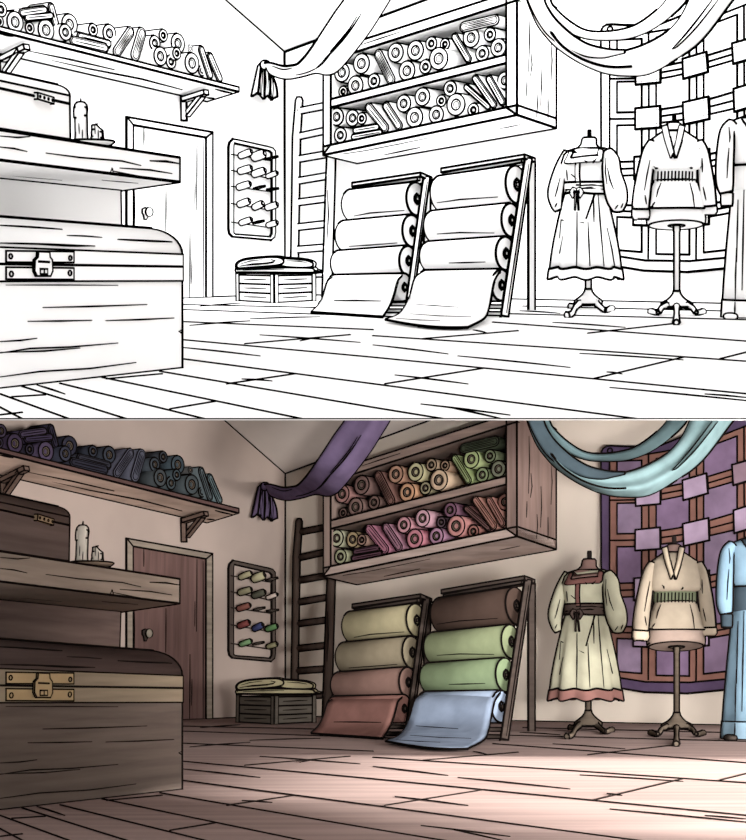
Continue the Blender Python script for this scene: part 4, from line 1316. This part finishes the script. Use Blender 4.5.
def limb(S, mb, pts, y0, n=16):
    """pts: u, v, radius px, depth offset"""
    P = catmull(pts, 4)
    mb.tube([S.dep(u, v, y0 + dy) for u, v, r, dy in P], [r * y0 / FPX for u, v, r, dy in P], n)
    return mb


def surf_lines(S, mb, src, lst, w=1.1, taper=True):
    bvh = BVHTree.FromPolygons(src.v, src.f)
    for pts in lst:
        ww = w
        if isinstance(pts[-1], (int, float)):
            ww, pts = pts[-1], pts[:-1]
        if len(pts) == 2:
            pts = [(pts[0][0] + (pts[1][0] - pts[0][0]) * k / 5, pts[0][1] + (pts[1][1] - pts[0][1]) * k / 5) for k in range(6)]
        mb.line([S.onto(bvh, u, v, .006) for u, v in pts], ww, taper)


def surf_band(S, src, a, b, lift=.012, thick=.012, m=4):
    """strip lying on a garment between two pixel polylines"""
    bvh = BVHTree.FromPolygons(src.v, src.f)
    A, B = catmull(a, m), catmull(b, m)
    rows = []
    for (u0, v0), (u1, v1) in zip(A, B):
        rows.append([S.onto(bvh, u0 + (u1 - u0) * s, v0 + (v1 - v0) * s, lift) for s in (0, .5, 1)])
    return MB().grid(rows, Vector((0, thick, 0)))


def stand(S, T, u, y0, vtop, vcone, vbase, hw, legs, wood):
    m = MB()
    m.loft([ell(S, u, v, h, y0, 1, 14) for v, h in [(vtop, 2.3), (vtop + 6, 2.3), (vtop + 6.4, 2.0), (vcone, 2.0)]])
    part(S, 'pole', m, wood, T, ink=1.5, crease=60)
    k = vbase - vcone
    m = MB().loft([ell(S, u, vcone + k * t, h, y0, .8, 24) for t, h in [(0, 2.4), (.2, 3.2), (.42, 5.6), (.62, 9), (.8, hw), (.84, hw + .4), (1, hw), (1.03, hw * .6)]])
    part(S, 'base', m, wood, T, ink=1.5, crease=50)
    for pts in legs:
        P = [S.dep(a, b, y0 + dy) for a, b, dy in pts[:-1]]
        P = [p if p.z > .03 else S.fl(q[0], q[1], .03) for p, q in zip(P, pts)]
        a, b = pts[-1][:2]
        P.append(S.fl(a, b, .02))
        P = [Vector(p) for p in catmull(P, 4)]
        nn = len(P)
        m = MB().tube(P, [(2.5 - 1.0 * math.sin(math.pi * i / (nn - 1))) * y0 / FPX for i in range(nn)], 8)
        part(S, 'foot', m, wood, T, ink=1.4, crease=60)


def forms(S):
    gd = words(S, 'uncoloured dress forms', 'dressed dress forms')
    wood = S.mat('wood', (92, 78, 64))
    skin = S.mat('cloth', (122, 88, 80))
    # ---- dress with sash
    b = S.fl(588, 309.3)
    y0 = b.y
    T = thing(S, 'dress_form', b, words(S, 'outlined dress form wearing a sashed knee-length dress with puffed sleeves', 'dress form wearing a pale green dress with brown sash and trim'), 'dress form', gd)
    stand(S, T, 588.3, y0, 262, 289, 304, 12.6, [[(580, 303, -.05), (575.5, 307.5, -.2), (572, 313.5, -.4), (566.6, 315.3, 0)], [(596, 303, -.05), (600.5, 307, -.05), (605.5, 310, 0), (612, 308.4, 0)], [(578, 302.5, .05), (574.5, 305.5, .2), (569.5, 306.4, 0)]], wood)
    m = MB().loft([ell(S, 589.4, v, h, y0, 1, 12) for v, h in [(138.5, 2.4), (131, 2.4), (129.3, 2.0)]])
    part(S, 'neck_finial', m, S.ink if S.u else S.mat('plain', (30, 24, 22)), T, ink=None)
    m = MB().loft([ell(S, u, v, h, y0, r, 32) for u, v, h, r in [(589.2, 138.2, 5.2, .8), (589.2, 139.6, 6.3, .8), (588.6, 145, 6.9, .8), (588.4, 148, 9.5, .75), (588, 151.5, 15.5, .7), (587, 157, 17.5, .7), (586.5, 162, 19, .7)]])
    part(S, 'form_neck', m, skin, T, ink=1.5, crease=60)
    cl = S.mat('cloth', (162, 159, 130))
    m = MB().loft([ell(S, u, v, h, y0, r, 44, -.35) for u, v, h, r in [(589.5, 149.5, 15, .55), (589, 151.5, 20.5, .6), (588, 155, 23, .64), (586.5, 163, 24, .68), (585.8, 172, 22.5, .68), (585.5, 180, 20.5, .66), (585.5, 186, 19.6, .66)]])
    bod = m
    surf_lines(S, m, m, [[(571, 174), (577, 179), (580.5, 182)], [(605, 168), (603.5, 178), (604, 184)], [(566.5, 170), (567.5, 180)]])
    part(S, 'bodice', m, cl, T, ink=1.6, crease=60)
    trim = S.mat('cloth', (112, 66, 60))
    m = surf_band(S, bod, [(570, 150.6), (567.5, 157), (565.4, 163), (580, 162), (592, 161.3), (601, 160.8), (603, 154), (604.5, 148)], [(573.5, 150.6), (572.5, 154), (571.5, 157.8), (581, 156.6), (590, 155.6), (597.3, 154.8), (598.6, 151), (600, 147.6)], lift=.045)
    part(S, 'square_collar', m, trim, T, ink=1.4, crease=60)
    m = surf_band(S, bod, [(573.2, 149.2), (586, 147.4), (599.8, 146.2)], [(571.4, 158.2), (585, 156.6), (597.6, 155.2)], lift=.035)
    part(S, 'form_chest', m, skin, T, ink=None)
    m = surf_band(S, bod, [(575.8, 162.5), (575.6, 174), (576.4, 185)], [(580, 162), (579.5, 174), (580.4, 185)])
    part(S, 'placket', m, trim, T, ink=1.2, crease=60)
    dark = S.mat('cloth', (72, 56, 50))
    m = MB().loft([ell(S, 585.5, v, h, y0, .68, 44, -.35) for v, h in [(183.2, 20.2), (184, 20.9), (192.8, 20.9), (194, 20.2)]])
    surf_lines(S, m, m, [[(566, 190), (575, 189), (590, 187.8), (604.5, 189.5), 1.4], [(580, 185.5), (592, 184.8), (603, 186), 1.0]], 1.1, False)
    sash = m
    part(S, 'waist_sash', m, dark, T, ink=1.6, crease=60)
    m = MB()
    bvh = BVHTree.FromPolygons(sash.v, sash.f)
    sc = y0 / FPX
    kn = S.onto(bvh, 576.3, 190, .04)
    for sx in (-1, 1):
        m.tube([kn, kn + Vector((sx * 3.2 * sc, -.01, 1.2 * sc)), kn + Vector((sx * 5.2 * sc, -.01, -2.2 * sc)), kn + Vector((sx * 3.0 * sc, 0, -6.4 * sc)), kn + Vector((sx * .6 * sc, 0, -3 * sc))], [.8 * sc, 1.2 * sc, 1.6 * sc, 1.4 * sc, .7 * sc], 8)
        m.tube([kn, kn + Vector((sx * 1.2 * sc, -.03, -9 * sc)), kn + Vector((sx * 1.8 * sc, -.05, -19.5 * sc))], [.6 * sc, .7 * sc, .6 * sc], 6)
    part(S, 'bow', m, dark, T, ink=.9, crease=60)

    def sk(v, h, w, zw=0):
        return ell(S, 585.3, v, h * .965, y0, .72, 96, -.2, w, 9, 1.0, zw=zw)
    prof = [(193, 19.8, .0), (198, 21.2, .012), (206, 23.2, .022), (220, 26.4, .032), (240, 30.4, .045), (256, 32.8, .055), (268.5, 34.2, .062, -.9)]
    m = MB().loft([sk(*p) for p in prof])
    surf_lines(S, m, m, [[(577, 212), (577, 240), (576.6, 266)], [(588, 222), (589, 245), (590, 266)], [(598, 193), (600, 220), (604, 266)], [(593.5, 195), (594, 222)], [(563, 236), (560, 252), (558.5, 268)], [(607, 228), (612, 250), (615, 268)], [(562, 200), (561, 220), (559.5, 238)], [(597, 193.5), (594, 192), 1.5]], 1.2)
    part(S, 'skirt', m, cl, T, ink=1.6, crease=75)
    m = MB().loft([sk(*p) for p in [(267.8, 34.5, .062, -.9), (268.4, 34.9, .063, -.9), (273, 35.5, .068, -1.1), (277.2, 36, .072, -1.4), (278, 35.6, .072, -1.4)]])
    part(S, 'hem_band', m, S.mat('cloth', (134, 84, 76)), T, ink=1.6, crease=45)
    m = limb(S, MB(), [(569.5, 153, 5.2, .05), (563.5, 164, 5.6, .05), (558.5, 178, 6.2, .02), (555.3, 193, 6.6, 0), (556.3, 204, 4.8, -.02), (558.3, 209.5, 3.2, -.02)], y0 + .05)
    surf_lines(S, m, m, [[(560, 178), (557, 190), (555, 197)], [(555, 207), (557, 203)]])
    part(S, 'sleeve', m, cl, T, ink=1.6, crease=75)
    m = limb(S, MB(), [(607, 152.5, 5, 0), (610.5, 160, 7.4, -.03), (612, 174, 8.2, -.05), (615.5, 190, 10, -.08), (617.5, 202, 8.6, -.08), (617.8, 210, 4.4, -.06)], y0 - .12)
    surf_lines(S, m, m, [[(607.5, 168), (610, 180), (613.5, 189)], [(615, 209), (618, 205)], [(621, 208), (623, 203.5)], [(606, 158), (605.5, 172), (607, 184)]])
    part(S, 'sleeve', m, cl, T, ink=1.6, crease=75)

    # ---- blouse with gathered belt
    b = S.fl(676.8, 314.5)
    y0 = b.y
    T = thing(S, 'dress_form', b, words(S, 'outlined dress form wearing a V-neck tunic with gathered belt', 'dress form wearing a beige V-neck tunic with green gathered belt'), 'dress form', gd)
    stand(S, T, 676.7, y0, 225, 291, 306.5, 14.2, [[(668, 305, -.05), (662, 307.5, -.1), (658, 312.5, -.1), (650.6, 311.4, 0)], [(686, 305, -.05), (692, 307.5, -.1), (696.5, 312.5, -.1), (703.4, 311.6, 0)], [(676.6, 306, -.12), (676.6, 313, -.5), (676.4, 322.5, 0)]], wood)
    m = MB().loft([ell(S, 674.2, v, h, y0, 1, 12) for v, h in [(124.5, 2.4), (116, 2.4), (114.6, 2.0)]])
    part(S, 'neck_finial', m, S.ink if S.u else S.mat('plain', (30, 24, 22)), T, ink=None)
    m = MB().loft([ell(S, u, v, h, y0, r, 32) for u, v, h, r in [(673.8, 123.2, 4.2, .8), (673.8, 124.6, 6.4, .8), (673.8, 133, 7.3, .8), (674, 141, 9.4, .8), (674, 150, 9.5, 1.0), (674, 157, 9, 1.3)]])
    neck = m
    part(S, 'form_neck', m, S.mat('cloth', (112, 84, 76)), T, ink=1.3, crease=60)
    bg = S.mat('cloth', (148, 132, 110))
    m = MB().loft([ell(S, u, v, h, y0, r, 44) for u, v, h, r in [(674, 131.5, 9.5, .6), (674, 135.5, 15.5, .62), (674.3, 140.5, 22.5, .66), (674.8, 150, 25.6, .7), (675, 160, 26.6, .72), (675.2, 165.5, 27.2, .72), (675.3, 169, 26, .72), (675.3, 171, 21, .7)]])
    bod = m
    surf_lines(S, m, m, [[(651, 146), (648.5, 158), (649.5, 170)], [(699.5, 148), (702, 160), (700.5, 168)], [(650, 172), (655, 177), 1.4], [(697, 175), (693.5, 177.5), 1.4]])
    part(S, 'tunic_top', m, bg, T, ink=1.6, crease=60)
    sc = y0 / FPX
    m = MB()
    for pts in ([(662.6, 126.6, 667.4, 125.2, 5), (663.6, 131, 668.4, 130, 10), (665.2, 138, 669.8, 137, 14.5), (667.6, 146, 671.6, 145, 18), (671.4, 157.5, 673.7, 152.6, 20.5)],
                [(684.8, 126.6, 680, 125.2, 5), (683.8, 131, 679, 130, 10), (682.2, 138, 677.6, 137, 14.5), (679.8, 146, 675.8, 145, 18), (676, 157.5, 673.7, 152.6, 20.5)]):
        rows = []
        for u0, v0, u1, v1, dpx in catmull(pts, 3):
            yy = y0 - dpx * sc - .02
            rows.append([S.dep(u0 + (u1 - u0) * t, v0 + (v1 - v0) * t, yy - .012 * math.sin(math.pi * t)) for t in (0, .33, .67, 1)])
        m.grid(rows, Vector((0, .03, 0)))
    part(S, 'v_collar', m, S.mat('cloth', (166, 148, 122)), T, ink=1.3, crease=60)
    m = MB().loft([ell(S, 675.2, v, h, y0, .72, 96, 0, .014, 26) for v, h in [(169.6, 20.2), (170.6, 21.4), (180, 21.4), (181.6, 20.4)]])
    surf_lines(S, m, m, [[(u, 171.3 + abs(u - 675) * .03), (u - .3, 180.4 + abs(u - 675) * .02)] for u in (658, 661.5, 665, 668.5, 672, 675.5, 679, 682.5, 686, 689.5, 692.5)], 1.1, False)
    part(S, 'gathered_belt', m, S.mat('cloth', (92, 100, 72)), T, ink=1.6, crease=75)
    m = MB().loft([ell(S, 675.4, v, h, y0, .74, 60, 0, w, 5, .6) for v, h, w in [(180, 20.4, 0), (184, 21.6, .004), (192, 24.6, .012), (200, 27.4, .02), (207.6, 30.2, .03), (208.4, 29.8, .03)]])
    surf_lines(S, m, m, [[(661, 183), (658, 190), (656.5, 197)], [(690, 183), (693, 195), (694.5, 207)], [(652, 206), (655, 202)]])
    part(S, 'peplum', m, bg, T, ink=1.6, crease=45)
    m = MB().loft([ell(S, 676, v, h, y0, .72, 44, tilt=t) for v, h, t in [(203, 25, 0), (212, 27.6, .05), (219, 28.3, .14), (223, 28.0, .2), (224.8, 26.6, .23)]])
    part(S, 'form_hip', m, S.mat('cloth', (146, 122, 108)), T, ink=1.4, crease=35)
    m = MB().loft([ell(S, 676.5, v, h, y0, .6, 24, tilt=.23) for v, h in [(224.6, 7.5), (225.8, 7.2)]])
    part(S, 'pole_socket', m, S.mat('plain', (92, 78, 64)), T, ink=1.3)
    for sx, pts, cuff in ((-1, [(653.5, 143, 4.6, .02), (649, 152, 5.6, 0), (646, 167, 6.6, 0), (643, 185, 7.4, -.02), (641, 202, 7.6, -.03), (640.6, 209, 7.2, -.03)], [(640.6, 207.5), (640.4, 210), (640.6, 215.5), (640.8, 219)]),
                          (1, [(697.5, 142.5, 4.6, .02), (701.5, 152, 5.6, 0), (704, 167, 6.4, 0), (706.5, 185, 7.0, -.02), (708.5, 200, 6.6, -.03), (709, 206, 6.4, -.03)], [(709, 205.4), (709, 207.5), (708.8, 211.5), (708.6, 214)])):
        m = limb(S, MB(), pts, y0 - .03)
        if sx < 0:
            surf_lines(S, m, m, [[(650, 160), (647, 175), (644.5, 190)], [(645, 195), (646.5, 204)]])
        else:
            surf_lines(S, m, m, [[(702, 158), (702.5, 172)], [(703, 187), (706, 200)]])
        part(S, 'sleeve', m, bg, T, ink=1.6, crease=75)
        m = MB().loft([ell(S, u, v, h * (1 if sx < 0 else .88), y0 - .05, .75, 24, 0, .05, 5) for (u, v), h in zip(cuff, (6.8, 7.8, 8.2, 6.6))])
        part(S, 'cuff', m, S.mat('cloth', (164, 145, 120)), T, ink=1.4, crease=70)

    # ---- long blue robe
    b = S.fl(762, 317.6)
    y0 = b.y
    T = thing(S, 'dress_form', b, words(S, 'outlined long robe on a form, cut off by the picture edge', 'long blue robe on a form, cut off by the picture edge'), 'dress form', gd)
    blue = S.mat('cloth', (98, 134, 158))
    slate = S.mat('cloth', (50, 66, 78))
    m = MB().loft([ell(S, 762, v, h, y0, r, 44) for v, h, r in [(111, 8, .8), (114, 10, .8), (117.5, 18, .7), (122, 30, .62), (127, 35, .62), (140, 33.5, .66), (154, 32.5, .68), (161, 31.5, .68), (165, 28.5, .66)]])
    bod = m
    surf_lines(S, m, m, [[(728.5, 128), (730, 150), (732, 162), (738, 172)], [(733, 160), (737, 168)]])
    part(S, 'robe_top', m, blue, T, ink=1.6, crease=60)
    m = surf_band(S, bod, [(739.5, 112), (742, 119), (748, 127), (756, 136)], [(744, 112), (747, 118), (752, 125), (759, 132)])
    part(S, 'neckline', m, slate, T, ink=1.3, crease=60)
    m = MB().loft([ell(S, 762, v, h, y0, .68, 44) for v, h in [(164.5, 24), (165.5, 29.2), (189, 30), (190.5, 28)]])
    part(S, 'belt', m, slate, T, ink=1.6, crease=60)
    m = MB().loft([ell(S, 762, v, h, y0, .74, 80, 0, w, 8, .3) for v, h, w in [(173, 25, 0), (182, 27.3, .004), (200, 29.4, .01), (240, 33, .018), (280, 36, .024), (300, 37.2, .026)]])
    surf_lines(S, m, m, [[(738, 200), (737.3, 230), (736.6, 262)], [(736.4, 248), (735.6, 275), (735.2, 300)], [(744, 190), (743, 240), (742, 290)]], 1.2)
    part(S, 'robe_skirt', m, blue, T, ink=1.6, crease=75)
    m = MB().loft([ell(S, 762, v, h, y0, .74, 80, 0, w, 8, .3) for v, h, w in [(299.6, 37.3, .026), (300.2, 37.7, .026), (316, 38.6, .028), (317, 38, .028)]])
    surf_lines(S, m, m, [[(735, 302), (734.8, 309), (734.6, 316)]], 1.2)
    part(S, 'hem_band', m, S.mat('cloth', (102, 134, 156)), T, ink=1.6, crease=75)
    m = limb(S, MB(), [(733, 124, 5, .0), (727.5, 131, 6, -.02), (725.6, 148, 7.2, -.04), (724.6, 168, 7.6, -.06), (724.8, 183, 7.2, -.08), (726.2, 192, 5.4, -.08)], y0 - .05)
    surf_lines(S, m, m, [[(729, 148), (728, 160), (727, 178)], [(729, 127), (730, 137), (729.6, 142)]])
    part(S, 'sleeve', m, blue, T, ink=1.6, crease=75)
    m = MB().loft([ell(S, 726.8, v, h, y0 - .12, .8, 20) for v, h in [(193, 4.6), (194, 5.2), (203, 5.0), (206, 4.4)]])
    part(S, 'cuff', m, slate, T, ink=1.5, crease=70)
    m = MB().pillow(S.fl(730.5, 316.4, .02), Vector((.042, 0, 0)), Vector((0, .09, 0)), Vector((0, 0, .02)), .8, 14, 8)
    part(S, 'foot', m, S.mat('wood', (64, 54, 48)), T, ink=1.3, crease=80)


def divider():
    L = ROOMS['l']
    pts = []
    n = Matrix.Rotation(PITCH, 3, 'X')
    top = lambda x, y: EYEV + n @ Vector((x, y, y * (CY - 419.0) / FPX))
    bot = lambda x, y: EYEV + n @ Vector((x, y, y * (CY - 420.4) / FPX))
    y0, y1 = 3.2, 20.5
    mb = MB().hexa([bot(-8, y0), bot(8, y0), bot(9, y1), bot(-9, y1)], [top(-8, y0), top(8, y0), top(9, y1), top(-9, y1)])
    solo(L, 'trim_1', mb, paint('plain', (190, 186, 184)), EYEV.copy() + Vector((0, y0, .6)), 'thin pale board dividing the drawn room from the painted one', 'board', kind='structure', ink=None, cut=False)


ROOMS = {'u': Room('u'), 'l': Room('l')}
for key in ('l', 'u'):
    S = ROOMS[key]
    setting(S)
    big_chest(S)
    table(S)
    quilt(S)
    wall_cabinet(S)
    racks(S)
    forms(S)
    drapes(S)
    wall_shelf(S)
    shelf_fabrics(S)
    ladder(S)
    crate(S)
    thread_rack(S)
divider()

def right_wall(S):
    """the painted room's far right side with the window the sun comes through"""
    X = 6.0
    hole = []
    for u, v in ((228, 372.5), (525, 408), (850, 419), (850, 336), (330, 333)):
        p = S.fl(u, v)
        t = (X - SUN_AT.x) / (p.x - SUN_AT.x)
        hole.append(SUN_AT + (p - SUN_AT) * t)
    c = sum(hole, Vector()) / len(hole)
    rect = [Vector((X, y, z)) for y, z in ((1.0, 0.0), (19.5, 0.0), (19.5, 4.6), (1.0, 4.6))]
    ang = lambda p: math.atan2(p.z - c.z, p.y - c.y)

    def reach(poly, a):
        d = Vector((0, math.cos(a), math.sin(a)))
        best = 1e9
        for p, q in zip(poly, poly[1:] + poly[:1]):
            e = q - p
            den = d.y * e.z - d.z * e.y
            if abs(den) < 1e-9:
                continue
            w = p - c
            t = (w.y * e.z - w.z * e.y) / den
            s = (w.y * d.z - w.z * d.y) / den
            if t > 0 and -1e-6 <= s <= 1 + 1e-6:
                best = min(best, t)
        return c + d * best
    hole.sort(key=ang)
    angs = sorted({round(ang(p), 6) for p in hole + rect} | {-math.pi + 2 * math.pi * k / 48 for k in range(48)})
    mb = MB().ring_prism([reach(rect, a) for a in angs], [reach(hole, a) for a in angs], Vector((.1, 0, 0)))
    solo(S, 'wall_right', mb, S.mat('plaster', (196, 176, 160)), Vector((X, 10, 0)), 'plaster wall with the window, right side of the painted room', 'wall', kind='structure', ink=None, cut=False)


right_wall(ROOMS['l'])
